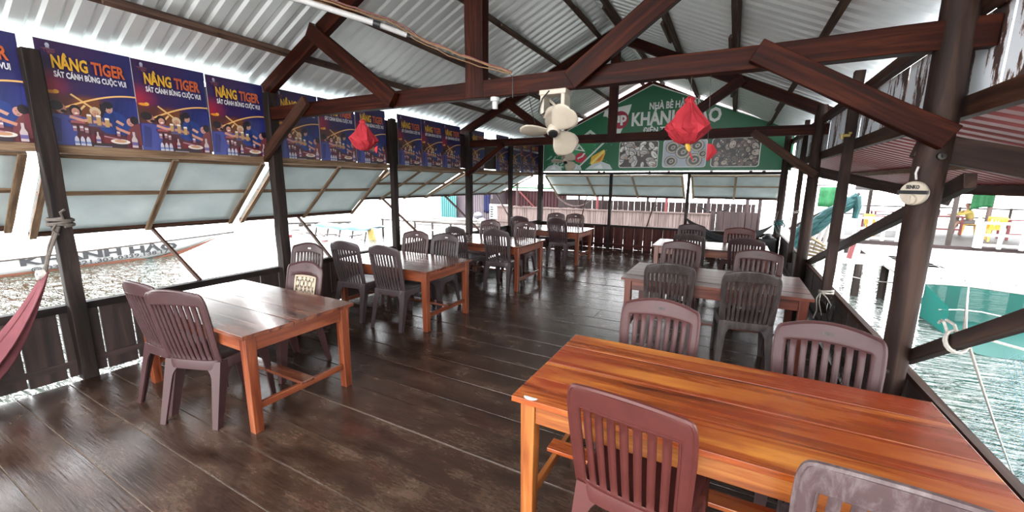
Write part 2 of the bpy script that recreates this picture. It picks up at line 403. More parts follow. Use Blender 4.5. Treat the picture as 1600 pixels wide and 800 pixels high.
b = MB()
seams = [-1.13, -.84, -.55, -.3, -.06, .18, .44, .70, .97, 1.215, 1.49, 1.81, 2.06, 2.24, 2.52, 2.78, 3.02, 3.3, 3.59, 3.9, 4.31, 4.62, 4.96, 5.2, 5.44, 5.78, 6.02, 6.25, 6.5, 6.7, 6.98, 7.22, 7.5, 7.76, 8.0, 8.28, 8.52, 8.8, 9.05, 9.3, 9.58, 9.82, 10.02]
for a, c in zip(seams[:-1], seams[1:]):
    dz = random.uniform(-.0025, .0025); xb = -4.475
    cuts = [xb, random.uniform(-2.2, -.6), .93]
    if random.random() < .5: cuts = [xb, .93]
    for x0, x1 in zip(cuts[:-1], cuts[1:]):
        b.cur = 0; b.bar((x0+.002, (a+c)/2, -.02+dz), (x1-.002, (a+c)/2, -.02+dz), c-a-(.006 if a < 2.2 else .011), .04, seg=1)
    b.cur = 1 if a < 2.2 else 2
    if a < 2.2: b.box((xb, a-.006, -.04), (.93, a+.006, -.004))
    else:
        b.box((xb, a-.02, -.045), (.93, a+.02, -.035))
fl_ = struct(b.build('floor', ['floor', 'seam', 'black'], bevel=.002), 'worn dark brown plank floor', 'floor')
b = MB()
for k in range(14): b.bar((-6.2, -1.3-.22*k, -.05), (3.4, -1.3-.22*k, -.05), .21, .04)  # unseen pale boards behind the camera, added to bounce daylight onto the roof
b.build('bounce_boards', 'bounce_deck', fl_)

def corrugated(bm, P, length, pitch=.15, h=.02, y0=0, y1=1):
    """P(s, y, d): point at slope distance s, along y, raised by d"""
    prof = []; y = y0
    while y < y1:
        prof += [(y, 0), (y+pitch*.42, 0), (y+pitch*.55, h), (y+pitch*.80, h), (y+pitch*.94, 0)]; y += pitch
    prof = [q for q in prof if q[0] <= y1]
    secs = [[P(s_, y_, d_) for y_, d_ in prof] for s_ in (0, length*.5, length)]
    bm.loft(secs, closed=False)
b = MB()
corrugated(b, lambda s_, y, d: (XM-s_, y, roof_z(XM-s_)+d), 2.98, y0=-.9, y1=10.35)
corrugated(b, lambda s_, y, d: (XM+s_, y, roof_z(XM+s_)+d), 3.05, y0=-.9, y1=10.35)
b.loft([[(XM-.14, y, roof_z(XM-.14)+.03), (XM, y, roof_z(XM)+.05), (XM+.14, y, roof_z(XM+.14)+.03)] for y in (-.9, 10.35)], closed=False)
struct(b.build('ceiling', 'roof', solid=.0012, off=1), 'galvanised corrugated roof sheets on both slopes', 'roof')

def boards(bm, axis, at, a0, a1, z0, z1, wmin, wmax, th, gap, skip=()):
    p = a0
    while p < a1-.02:
        q = min(p+random.uniform(wmin, wmax), a1); g = random.uniform(.3, 1)*gap; d = random.uniform(-.006, .006)
        if axis == 'y': bm.box((at-th/2+d, p, z0+random.uniform(-.01, .01)), (at+th/2+d, q-g, z1))
        else: bm.box((p, at-th/2+d, z0+random.uniform(-.01, .01)), (q-g, at+th/2+d, z1))
        p = q
b = MB(); boards(b, 'y', -4.555, -1.1, 10.0, .022, .56, .2, .27, .022, .016)
wl_ = b.build('wall_left', 'board'); struct(wl_, 'dark plank wall below the left opening', 'wall')
b = MB(); b.bar((-4.56, -1.1, .585), (-4.56, 10.05, .585), .06, .06, seg=20, jit=.003); b.build('top_rail', 'post', wl_)
b = MB(); b.bar((-4.555, -1.1, .13), (-4.555, 10.05, .13), .03, .055, seg=20, jit=.002); b.build('lower_rail', 'board', wl_)
b = MB(); boards(b, 'y', -4.60, -1.1, 10.0, 1.86, 2.46, .28, .34, .02, .002); b.build('upper_boards', 'board', wl_)
b = MB(); b.bar((-4.575, -1.1, 1.82), (-4.575, 10.05, 1.82), .05, .06, seg=20, jit=.003); b.build('header_rail', 'batten', wl_)
b = MB(); b.bar((-4.62, -1.1, 2.45), (-4.62, 10.2, 2.45), .05, .07, seg=20, jit=.003); b.build('eave_rail', 'beam', wl_)

b = MB(); boards(b, 'y', .965, -1.1, 10.0, -.05, .55, .22, .3, .022, .004)
wr_ = b.build('wall_right', 'board'); struct(wr_, 'dark plank wall below the right opening', 'wall')
b = MB(); b.bar((.962, -1.1, .572), (.962, 10.0, .572), .04, .03, seg=20, jit=.002); b.build('top_rail', 'beam_grey', wr_)
b = MB(); b.bar((.935, -1.1, .13), (.935, 10.0, .13), .03, .055); b.build('lower_rail', 'board', wr_)
b = MB(); b.bar((.95, -1.1, 2.44), (.95, 10.2, 2.44), .06, .08, seg=20, jit=.003); b.build('eave_rail', 'beam_grey', wr_)
b = MB(); b.bar((.97, -1.1, 1.98), (.97, 10.0, 1.98), .045, .10, seg=20, jit=.003); b.build('lower_header_rail', 'beam_grey', wr_)

b = MB(); boards(b, 'x', YB+.06, -4.55, .95, 0.0, .54, .2, .26, .022, .016)
wb_ = b.build('wall_back', 'board_red'); struct(wb_, 'reddish brown plank wall under the far opening', 'wall')
b = MB(); b.bar((-4.55, YB+.03, .565), (.95, YB+.03, .565), .06, .05, seg=8, jit=.002); b.build('top_rail', 'post', wb_)
b = MB(); b.bar((-4.55, YB+.03, .10), (.95, YB+.03, .10), .04, .06); b.build('lower_rail', 'board_red', wb_)
b = MB(); b.bar((-4.55, YB+.04, 1.84), (.95, YB+.04, 1.84), .05, .06, seg=8, jit=.002); b.build('header_rail', 'post', wb_)

# rust-streaked white sheets above the right opening
sheet_labels = ['white rust-streaked metal sheet closest to the camera, right of the big log post', 'white rust-streaked metal sheet just left of the big log post', 'white rust-streaked metal sheet behind the thin post with the yellow tap', 'white rust-streaked metal sheet between the thin tap post and the far right post', 'white rust-streaked metal sheet farthest away, beside the green sign']
ys = [.8, 2.72, 3.95, 5.1, 6.6, 9.9]
for lab, y0, y1 in zip(sheet_labels, ys[:-1], ys[1:]):
    b = MB(); b.box((1.005, y0+.01, 2.0), (1.02, y1-.01, 2.42))
    tag(b.build('metal_sheet', 'rusty', org=(1.01, (y0+y1)/2, 2.0)), lab, 'metal sheet', 'rusty white sheets on the right side')

# ------------------------------------------------------------------ posts
def square_post(x, y, z0, z1, wd, lab, m='post', grp='posts along the left side'):
    b = MB(); b.bar((x, y, z0), (x, y, z1), wd, wd, up=(0, 1, 0), seg=10, jit=.004)
    return tag(b.build('wooden_post', m, org=(x, y, z0), bevel=.006), lab, 'post', grp)
square_post(XL, 1.10, 0, 2.50, .095, 'dark square post with rope knotted round it above the maroon hammock')
square_post(XL, 2.83, 0, 2.52, .105, 'dark square post with a knee brace, second from the hammock post')
square_post(XL, 4.63, 0, 2.50, .085, 'thin dark post behind the second left table, between poster groups')
square_post(XL, 6.62, 0, 2.52, .105, 'dark square post carrying the left end of the rear truss')
square_post(XL, 8.30, 0, 2.50, .085, 'thin dark post on the left behind the third table')
square_post(XL, 9.97, 0, 2.60, .12, 'thick dark corner post where the posters meet the green sign')
g = 'posts along the far end'
square_post(-2.62, YB-.03, 0, 1.86, .065, 'thin upright post in the far wall, left of centre', 'post', g)
square_post(-.885, YB-.03, 0, 1.86, .065, 'thin upright post in the far wall, right of centre', 'post', g)
g = 'posts along the right side'
def log_post(x, y, z0, z1, r0, r1, lab, m='post_red'):
    b = MB(); b.log((x, y, z0), (x, y, z1), r0, r1)
    return tag(b.build('log_post', m, org=(x, y, z0), smooth=True), lab, 'post', g)
p = log_post(.86, 2.83, 0, 2.60, .054, .074, 'big round log post on the right carrying the cream dial')
b = MB(); b.lathe([(.0, -.012), (.016, -.012), (.016, .008), (.008, .010), (.008, .02), (.0, .02)], (.815, 2.765, .615), (-.5, -.85, .1), 10); b.build('bolt', 'dark_metal', p)
b = MB(); b.lathe([(.0, -.01), (.018, -.01), (.018, .008), (.008, .010), (.008, .022), (.0, .022)], (.87, 2.752, 1.745), (.1, -1, 0), 10); b.build('bolt', 'dark_metal', p)
log_post(.90, 6.62, 0, 2.60, .065, .066, 'round log post on the right at the rear truss')
square_post(.87, 4.72, .4, 2.58, .075, 'thin square post on the right with the yellow tap', 'post_red', g)
square_post(.88, 7.6, .4, 2.55, .065, 'thin square post on the right with blue twine, beyond the rear truss', 'post_red', g)
log_post(.86, 9.75, 0, 2.55, .065, .062, 'round log post in the far right corner')

# ------------------------------------------------------------------ roof trusses
def truss(y, lab, near):
    KX = XM if near else -1.77
    t = thing('roof_truss', lab, 'roof truss', (XM, y, ZS)); k = .075
    b = MB(); b.bar((-4.66, y, ZS+.065), (1.0, y, ZS+.065), k, .13, seg=16, jit=.004); b.build('tie_beam', 'beam', t, bevel=.006)
    b = MB(); b.bar((KX, y, ZS+.0), (KX, y, roof_z(KX)-.13), .165 if near else .13, .09, up=(0, 1, 0), seg=6, jit=.004); b.build('king_post', 'beam', t, bevel=.006)
    for sx, xe in ((-1, -4.72), (1, 1.06)):
        z = lambda x: roof_z(x)-.135
        b = MB(); b.bar((xe, y, z(xe)), (XM, y, z(XM)), .07, .14, seg=8, jit=.004); b.build('rafter', 'beam', t, bevel=.006)
        # strut on the camera side, from the tie beam up and outward
        b = MB(); b.bar((XM+sx*.80, y-.075, ZS+.04), (XM+sx*1.83, y-.075, roof_z(XM+sx*1.83)-.10), .06, .135, seg=4, jit=.003); b.build('strut', 'beam', t, bevel=.005)
    if near: kb = (((-3.80, y-.075, ZS+.14), (-4.60, y-.075, 1.83), .05, .105, 'beam_grey'), ((.04, y-.085, ZS+.085), (.885, y-.085, 1.825), .05, .118, 'beam'))
    else: kb = (((-3.70, y-.075, ZS+.02), (-4.50, y-.075, 1.72), .05, .09, 'beam'), ((.16, y-.075, ZS+.06), (.92, y-.075, 1.72), .05, .10, 'beam_grey'))
    for p0, p1, w_, h_, m_ in kb:
        b = MB(); b.bar(p0, p1, w_, h_, seg=5, jit=.004); b.build('knee_brace', m_, t, bevel=.006)
    return t
truss(2.83, 'reddish brown timber roof truss closest to the camera, spanning the whole picture', True)
truss(6.62, 'dark timber roof truss further back, in front of the green sign', False)
b = MB(); b.bar((-4.6, 10.12, roof_z(-4.6)-.1), (XM, 10.12, roof_z(XM)-.1), .05, .09); b.bar((XM, 10.12, roof_z(XM)-.1), (1.0, 10.12, roof_z(1.0)-.1), .05, .09)
tag(b.build('gable_rafter', 'beam', org=(XM, 10.12, 3.8)), 'pair of thin rafters under the roof edge above the green sign', 'rafter')
pl = {-4.10: 'lowest roof batten on the left slope, just above the posters', -3.41: 'second roof batten up the left slope', -2.72: 'third roof batten up the left slope', -2.04: 'top roof batten on the left slope beside the ridge',
      -1.62: 'top roof batten on the right slope beside the ridge', -.86: 'second roof batten down the right slope', -.12: 'third roof batten down the right slope', .54: 'lowest roof batten on the right slope near the eave'}
for x, lab in pl.items():
    b = MB(); zz = roof_z(x)-.035; up = (-.47*(1 if x < XM else -1), 0, 1)
    b.bar((x, -.85, zz), (x, 10.3, zz), .05 if x < XM else .06, .055, up=up, seg=24, jit=.003)
    y = random.uniform(.4, 1.5)
    while y < 9.5:                                     # overlapping splice pieces nailed along the batten
        L = random.uniform(.5, .9); b.bar((x+.045*(1 if x < XM else -1), y, zz-.022), (x+.045*(1 if x < XM else -1), y+L, zz-.022), .035, .04, up=up); y += random.uniform(1.7, 2.6)
    tag(b.build('roof_batten', 'purlin', org=(x, 0, zz)), lab, 'roof batten', 'roof battens under the metal sheets')

# diagonal braces in the right opening
b = MB(); b.bar((.93, 2.90, .66), (.93, -.6, 2.62), .045, .062, seg=8, jit=.003)
tag(b.build('diagonal_brace', 'post_red', org=(.93, 2.9, .66), bevel=.005), 'sloping timber brace rising from the big log post toward the right edge', 'brace')
b = MB(); b.bar((.985, 7.05, .46), (.985, 2.75, 1.63), .045, .075, seg=8, jit=.003)
tag(b.build('diagonal_brace', 'post_red', org=(.985, 7.05, .46), bevel=.005), 'long sloping timber brace between the far right log post and the big log post', 'brace')

# lean-to roof outside on the right
t = thing('lean_to_roof', 'low maroon corrugated side roof outside above the right opening', 'side roof', (1.0, 4, 1.9))
lz = lambda x: 1.955-.30*(x-.98)
b = MB(); corrugated(b, lambda s_, y, d: (.985+s_, y, lz(.985+s_)+d), 1.35, .15, .022, -.6, 10.2); b.build('corrugated_sheet', 'sheet_red', t, solid=.0012)
b = MB(); corrugated(b, lambda s_, y, d: (.985+s_, y, lz(.985+s_)+d+.006), 1.36, .15, .022, -.6, 10.2); b.build('bounce_top_sheet', 'roof', t, solid=.0012)  # unseen second skin, added to bounce daylight up under the main roof
for y in (2.85, 6.64):
    b = MB(); b.bar((.80, y, lz(.80)-.20), (2.25, y, lz(2.25)-.135), .06, .125, seg=4, jit=.003); b.build('outrigger', 'post_red', t, bevel=.005)
b = MB(); b.bar((1.55, -.6, lz(1.55)-.03), (1.55, 10.1, lz(1.55)-.03), .05, .05, seg=8, jit=.003); b.build('batten', 'batten', t)
b = MB(); b.bar((2.1, -.6, lz(2.1)-.05), (2.1, 10.1, lz(2.1)-.05), .07, .09, seg=8, jit=.003); b.build('edge_beam', 'beam_grey', t)

# ------------------------------------------------------------------ propped tarpaulin shutters
def shutter(y0, y1, hinge, tip, lab, axis='y', ups=1, wm='batten'):
    """frame lies in a plane from hinge (h, z) to tip (h, z); h runs along x for the left wall, along y for the far wall"""
    if axis == 'y': P = lambda a, s_, d=0: Vector((hinge[0]+(tip[0]-hinge[0])*s_, a, hinge[1]+(tip[1]-hinge[1])*s_))+d*nrm
    else: P = lambda a, s_, d=0: Vector((a, hinge[0]+(tip[0]-hinge[0])*s_, hinge[1]+(tip[1]-hinge[1])*s_))+d*nrm
    dv = Vector((tip[0]-hinge[0], 0, tip[1]-hinge[1])) if axis == 'y' else Vector((0, tip[0]-hinge[0], tip[1]-hinge[1]))
    al = Vector((0, 1, 0)) if axis == 'y' else Vector((1, 0, 0))
    nrm = dv.cross(al).normalized()
    inw = Vector((1, 0, 0)) if axis == 'y' else Vector((0, -1, 0))
    if nrm.dot(inw) < 0: nrm = -nrm
    t = thing('awning_shutter', lab, 'shutter', P((y0+y1)/2, 0), 'tarpaulin shutters propped open')
    b = MB()
    nu, nv = 14, 10
    b.grid(lambda u, v: P(y0+(y1-y0)*u, v, -.012+.010*math.sin(u*19+v*7)*math.sin(v*PI)*math.sin(u*PI)), nu, nv); b.build('tarpaulin', 'tarp', t, smooth='all', solid=.002)
    for nm, s_ in (('top_rail', .02), ('mid_rail', .46), ('bottom_rail', .98)):
        b = MB(); b.bar(P(y0, s_, .012), P(y1, s_, .012), .045 if nm != 'mid_rail' else .032, .024, up=nrm, seg=6, jit=.002); b.build(nm, wm if nm != 'bottom_rail' else 'beam_grey', t)
    n = ups+1
    for i in range(n+1):
        a = y0+.022+(y1-y0-.044)*i/n
        b = MB(); b.bar(P(a, 0, .034), P(a, 1, .034), .045, .024, up=nrm, seg=5, jit=.002); b.build('stile' if i in (0, n) else 'batten', wm, t)
    return t
shutter(-.62, 1.02, (-4.62, 1.80), (-5.42, 1.17), 'propped tarpaulin shutter at the left edge, this side of the hammock post')
shutter(1.11, 2.77, (-4.62, 1.80), (-5.42, 1.10), 'propped tarpaulin shutter between the hammock post and the knee-braced post')
shutter(2.88, 4.62, (-4.62, 1.80), (-5.45, 1.10), 'propped tarpaulin shutter beyond the knee-braced post, above the second left table')
shutter(4.72, 6.60, (-4.62, 1.80), (-5.58, 1.30), 'propped tarpaulin shutter on the left above the third table', ups=2)
shutter(6.70, 9.75, (-4.62, 1.80), (-5.66, 1.30), 'propped tarpaulin shutter on the left farthest from the camera', ups=3)
shutter(-4.42, -1.02, (YB+.10, 1.80), (10.98, 1.26), 'wide propped tarpaulin shutter under the green sign, left half', 'x', 2, 'batten_pale')
shutter(-.86, .92, (YB+.10, 1.80), (10.90, 1.28), 'propped tarpaulin shutter under the green sign, right half', 'x', 1, 'batten_pale')
def prop(a, c, lab):
    b = MB(); b.bar(a, c, .022, .035, seg=4, jit=.002); tag(b.build('prop_stick', 'beam_grey', org=a), lab, 'prop stick', 'sticks holding the shutters open')
prop((-4.58, 2.0, .61), (-5.42, 1.98, 1.09), 'stick propping the shutter between the hammock post and knee-braced post')
prop((-4.58, 3.5, .61), (-5.42, 3.66, 1.09), 'stick propping the shutter above the second left table')
prop((-4.58, 5.4, .61), (-5.55, 5.40, 1.29), 'first stick propping the shutter above the third table')
prop((-4.58, 7.1, .61), (-5.60, 7.30, 1.29), 'stick propping the farthest left shutter, near end')
prop((-4.58, 8.6, .61), (-5.62, 9.55, 1.29), 'stick propping the farthest left shutter, far end')
prop((-3.40, 10.06, .58), (-3.53, 10.95, 1.25), 'stick under the far shutter, left of the two thin posts')
prop((-1.74, 10.06, .58), (-1.70, 10.95, 1.25), 'stick under the far shutter, between the two thin posts')

# ------------------------------------------------------------------ beer posters
PW, PH = .545, .765
INK = .56
def srgb(r, g_, b_): return tuple(INK*((x/255)/12.92 if x/255 <= .04045 else ((x/255+.055)/1.055)**2.4) for x in (r, g_, b_))
def poster_bg(u, v):
    top = srgb(52, 28, 84); nav = srgb(38, 34, 100); red = srgb(170, 30, 60); brown = srgb(90, 44, 40); blue = srgb(36, 46, 112); tab = srgb(70, 26, 46)
    def mx(a, c, t): t = max(0, min(1, t)); return tuple(x*(1-t)+y*t for x, y in zip(a, c))
    c = mx(top, nav, (u-.45)*3)
    c = mx(c, srgb(60, 20, 66), (v-.78)*3*(1-u))
    c = mx(c, red, 1.15-math.hypot((u-.02)/.26, (v-.58)/.16))
    if v < .52:
        lo = mx(brown, blue, (u-.56)*6); lo = mx(lo, srgb(176, 92, 38), .9-math.hypot((u-.42)/.20, (v-.42)/.12)); c = mx(c, lo, (.56-v)*12)
    if v < .24: c = mx(c, tab, (.25-v)*9)
    if v < .15: c = mx(c, srgb(120, 30, 40), (.17-abs(u-.62)*.35)*6*(1 if u > .3 else 0))
    if v < .3 and u < .25: c = mx(c, srgb(52, 52, 140), .7)
    return c
def make_poster():
    t = thing('poster', '', 'poster', (0, 0, 0), 'beer posters along the left wall')
    # local frame: x = 0 plane facing +X, y runs along the wall, z up
    b = MB(); b.box((-.006, 0, 0), (-.0004, PW, PH)); b.build('backing_sheet', 'white', t, bevel=.001)
    b = MB(); D = [0.0]
    def P(u, v): return (D[0], u*PW, v*PH)
    nu, nv = 20, 28
    for j in range(nv):
        for i in range(nu):
            u0, u1, v0, v1 = .004+.992*i/nu, .004+.992*(i+1)/nu, .012+.985*j/nv, .012+.985*(j+1)/nv
            b.c = (lambda p: poster_bg(p.y/PW, p.z/PH)); b.poly([P(u0, v0), P(u1, v0), P(u1, v1), P(u0, v1)])
    def pol(c, *pts): b.c = srgb(*c); D[0] += .00025; b.poly([P(*q) for q in pts])
    def ell(c, u, v, ru, rv, n=12, a0=0): b.c = srgb(*c); D[0] += .00025; b.poly([P(u+ru*math.cos(2*PI*k/n+a0), v+rv*math.sin(2*PI*k/n+a0)) for k in range(n)])
    def strip(c, pts, wd):
        for (a0, a1), (b0, b1) in zip(pts[:-1], pts[1:]):
            du, dv = b0-a0, (b1-a1)*PH/PW; L = math.hypot(du, dv); nu_, nv_ = -dv/L*wd, du/L*wd*PW/PH
            D[0] += .00002; b.c = srgb(*c); b.poly([P(a0-nu_, a1-nv_), P(b0-nu_, b1-nv_), P(b0+nu_, b1+nv_), P(a0+nu_, a1+nv_)])
    for k in range(5): pol((26+5*k, 36+4*k, 96+9*k), (.66+.07*k, .24), (.71+.07*k, .24), (.80+.05*k, .53), (.76+.05*k, .53))
    pol((116, 62, 34), (.34, .24), (.56, .24), (.56, .50), (.34, .50)); pol((40, 26, 40), (.56, .3), (.64, .3), (.66, .46), (.56, .46))
    strip((240, 190, 120), [(.27, .52), (.47, .41)], .012); strip((240, 200, 140), [(.31, .345), (.40, .425)], .012)
    arc = [(.13+.87*k/14, .36+.215*math.sin(k/14*PI*.5)) for k in range(15)]; strip((255, 196, 120), arc, .011)
    ell((240, 150, 40), .09, .52, .07, .016); ell((250, 180, 70), .13, .528, .03, .018)
    # blue shirted man
    pol((34, 60, 132), (.52, .20), (.60, .37), (.70, .405), (.82, .37), (.90, .26), (.86, .16), (.60, .16)); ell((200, 150, 130), .655, .42, .045, .048); ell((26, 22, 34), .65, .455, .058, .036); pol((26, 22, 34), (.60, .40), (.625, .40), (.63, .47), (.60, .46))
    # laughing woman and fair haired woman
    ell((32, 22, 28), .29, .365, .065, .055); ell((214, 150, 130), .292, .352, .042, .038); ell((250, 240, 235), .295, .337, .018, .009); pol((170, 90, 96), (.22, .24), (.37, .24), (.34, .32), (.25, .32))
    ell((214, 188, 150), .50, .375, .062, .046); ell((205, 150, 124), .50, .350, .042, .040); pol((92, 84, 128), (.40, .22), (.60, .22), (.57, .32), (.44, .32))
    # man in violet shirt
    pol((72, 78, 150), (.0, .02), (.22, .02), (.28, .16), (.19, .26), (.40, .275), (.41, .305), (.14, .315), (.02, .305)); ell((190, 130, 110), .145, .37, .055, .048); ell((34, 24, 28), .10, .395, .075, .045); ell((34, 24, 28), .17, .345, .03, .016)
    # woman in brown top
    pol((118, 54, 62), (.80, .08), (1.0, .06), (1.0, .30), (.90, .27), (.84, .20)); ell((210, 150, 136), .885, .30, .045, .042); ell((36, 22, 30), .935, .325, .05, .045)
    for c, q in (((222, 160, 140), [(.22, .30), (.36, .27), (.44, .285)]), ((214, 150, 124), [(.62, .27), (.74, .215), (.86, .18)]), ((214, 150, 130), [(.60, .25), (.54, .27), (.46, .27)]), ((214, 160, 140), [(.72, .30), (.80, .265)])): strip(c, q, .02)
    for u, v in ((.19, .335), (.30, .35), (.505, .345), (.655, .41), (.885, .30)):
        pol((92, 50, 46), (u-.012, v-.022), (u+.014, v-.022), (u+.010, v-.028), (u-.008, v-.028)); ell((30, 20, 24), u-.014, v+.006, .006, .004, 6); ell((30, 20, 24), u+.014, v+.006, .006, .004, 6)
    pol((52, 56, 120), (.02, .05), (.10, .05), (.13, .27), (.05, .29)); pol((24, 46, 108), (.66, .18), (.70, .18), (.70, .38), (.66, .36)); pol((44, 20, 34), (.26, .02), (.80, .02), (.80, .06), (.26, .06))
    for u, v, h in ((.42, .25, .07), (.52, .235, .085), (.61, .225, .075)): pol((196, 156, 104), (u-.022, v), (u+.022, v), (u+.026, v+h), (u-.026, v+h)); pol((245, 240, 230), (u-.026, v+h), (u+.026, v+h), (u+.024, v+h+.018), (u-.024, v+h+.018))
    for u, v in ((.25, .16), (.32, .165), (.37, .15), (.72, .14)): pol((170, 120, 130), (u-.018, v), (u+.018, v), (u+.02, v+.055), (u-.02, v+.055)); pol((228, 220, 226), (u-.018, v+.03), (u+.018, v+.03), (u+.018, v+.045), (u-.018, v+.045))
    ell((232, 222, 214), .73, .085, .115, .026, 16); ell((200, 150, 110), .73, .089, .075, .016, 12); strip((190, 140, 150), [(.55, .13), (.74, .105)], .008)
    for u in (.25, .31, .37): pol((205, 200, 215), (u-.026, .02), (u+.026, .02), (u+.022, .085), (u+.008, .11), (u-.008, .11), (u-.022, .085)); pol((120, 140, 190), (u-.024, .04), (u+.024, .04), (u+.024, .06), (u-.024, .06))
    for u, v0, sc in ((.90, .03, 1.2), (.48, .055, .8)): pol((206, 186, 186), (u-.03*sc, v0), (u+.03*sc, v0), (u+.03*sc, v0+.07*sc), (u+.012*sc, v0+.10*sc), (u+.012*sc, v0+.14*sc), (u-.012*sc, v0+.14*sc), (u-.012*sc, v0+.10*sc), (u-.03*sc, v0+.07*sc)); pol((110, 96, 150), (u-.03*sc, v0+.02*sc), (u+.03*sc, v0+.02*sc), (u+.03*sc, v0+.05*sc), (u-.03*sc, v0+.05*sc))
    strip((170, 160, 175), [(.42, .022), (.62, .022)], .006)
    # small emblem
    ell((190, 190, 205), .115, .945, .022, .022, 8); pol((170, 170, 190), (.095, .92), (.135, .92), (.125, .945), (.105, .945)); pol((120, 70, 90), (.06, .905), (.17, .905), (.19, .918), (.04, .918))
    b.build('printed_picture', 'print', t); d = D[0]+.0008
    text('emblem_lettering', 'Tiger', .034, (d, .035, .672), (0, 1, 0), (0, 0, 1), EM, t, .02, .065, 0)
    text('headline', 'NÂNG', .125, (d, .07, .572), (0, 1, 0), (0, 0, 1), YE, t, .035, .195, 0)
    text('headline', 'TIGER', .125, (d, .287, .572), (0, 1, 0), (0, 0, 1), OR, t, .035, .200, 0)
    text('slogan', 'SÁT CÁNH BÙNG CUỘC VUI', .058, (d, .072, .508), (0, 1, 0), (0, 0, 1), WH, t, .035, .415, 0)
    return t
K = 1.0
M['sign_green'] = plain('green_sign_sheet', (.004, .115, .042), .4, .06, 3)
M['sign_white'] = plain('white_sign_lettering', (.72, .74, .72), .45, .03)
M['sign_red'] = plain('red_sign_ink', (.34, .015, .045), .45, .05)
YE = plain('yellow_ink', srgb(232, 176, 52), .4, .05); OR = plain('orange_red_ink', srgb(206, 98, 50), .4, .08); WH = plain('white_ink', srgb(236, 232, 236), .4, .02); EM = plain('dull_red_ink', srgb(130, 74, 84), .4, .05)
poster0 = make_poster()
pys = [.52, 1.145, 1.69, 2.245, 2.90, 3.455, 4.01, 4.80, 5.345, 5.885, 6.72, 7.75, 8.38, 8.92, 9.42]
plab = ['purple beer poster cut off by the left edge, before the hammock post', 'purple beer poster just beyond the hammock post, largest complete one', 'purple beer poster, middle of the three between hammock post and knee-braced post', 'purple beer poster just in front of the knee-braced post',
        'purple beer poster partly behind the knee brace of the front truss', 'purple beer poster left of the one behind the red lantern, under the front beam', 'purple beer poster with a red paper lantern hanging in front of it',
        'purple beer poster just beyond the thin post behind the second left table', 'middle purple beer poster of the three above the third left table', 'purple beer poster just in front of the rear truss post',
        'purple beer poster just beyond the rear truss post, standing alone', 'purple beer poster alone in the gap just before the thin far left post', 'first purple beer poster past the thin far left post', 'middle purple beer poster of the last three before the green sign', 'last purple beer poster, touching the corner of the green sign']
for i, (y, lab) in enumerate(zip(pys, plab)):
    o = poster0 if i == 0 else dup(poster0)
    o.location = (-4.556, y, 1.835+random.uniform(-.006, .006)); o['label'] = lab
    if i > 11: o.scale = (1, .92, 1)

# ------------------------------------------------------------------ green gable sign
INK = .95
t = thing('gable_sign', 'large green gable sign with white lettering and shellfish pictures', 'sign', (XM, YB, 1.87)); SY = YB-.002
def outline(off):
    xl, xr, zb, za = -4.44+off, .99-off, 1.885+off, 3.80-off*1.5
    return [(xl, zb), (xr, zb), (xr, 2.67-off*.3), (XM+.04, za), (xl, 2.60-off*.3)]
b = MB(); b.prism([(x, YB+.018, z) for x, z in outline(0)], (0, -.014, 0)); b.build('white_edging', 'sign_white', t)
b = MB(); b.prism([(x, YB+.004, z) for x, z in outline(.018)], (0, -.006, 0)); b.build('green_board', 'sign_green', t)
text('lettering', 'NHÀ BÈ HẢI SẢN', .205, (-1.84, SY-.003, 3.255), (1, 0, 0), (0, 0, 1), 'sign_white', t, .03, 1.10, .001)
text('lettering', 'KHÁNH HẢO', .40, (-2.22, SY-.003, 2.92), (1, 0, 0), (0, 0, 1), 'sign_white', t, .035, 1.86, .001)
text('lettering', 'ĐIỆN THOẠI', .165, (-1.95, SY-.003, 2.745), (1, 0, 0), (0, 0, 1), 'sign_white', t, .03, .80, .001)
# drink logo: slanted white 7 with a red disc
b = MB(); b.prism([(-2.90, SY-.003, 3.17), (-2.86, SY-.003, 3.30), (-2.24, SY-.003, 3.40), (-2.28, SY-.003, 3.24), (-2.52, SY-.003, 2.62), (-2.78, SY-.003, 2.62), (-2.50, SY-.003, 3.14), (-2.74, SY-.003, 3.09), (-2.82, SY-.003, 3.16)], (0, -.002, 0)); b.build('logo_figure', 'sign_white', t)
b = MB(); b.prism([(-2.49+.20*math.cos(a*PI/14), SY-.006, 3.065+.20*math.sin(a*PI/14)) for a in range(28)], (0, -.002, 0)); b.build('logo_disc', 'sign_red', t)
text('logo_lettering', 'up', .30, (-2.63, SY-.010, 3.01), (1, 0, .06), (-.05, 0, 1), 'sign_white', t, .04, .30, .001)
def rrect(x0, z0, x1, z1, r, y, n=5):
    out = []
    for cx, cz, a0 in ((x1-r, z1-r, 0), (x0+r, z1-r, 90), (x0+r, z0+r, 180), (x1-r, z0+r, 270)):
        for k in range(n+1): a = math.radians(a0+90*k/n); out.append((cx+r*math.cos(a), y, cz+r*math.sin(a)))
    return out
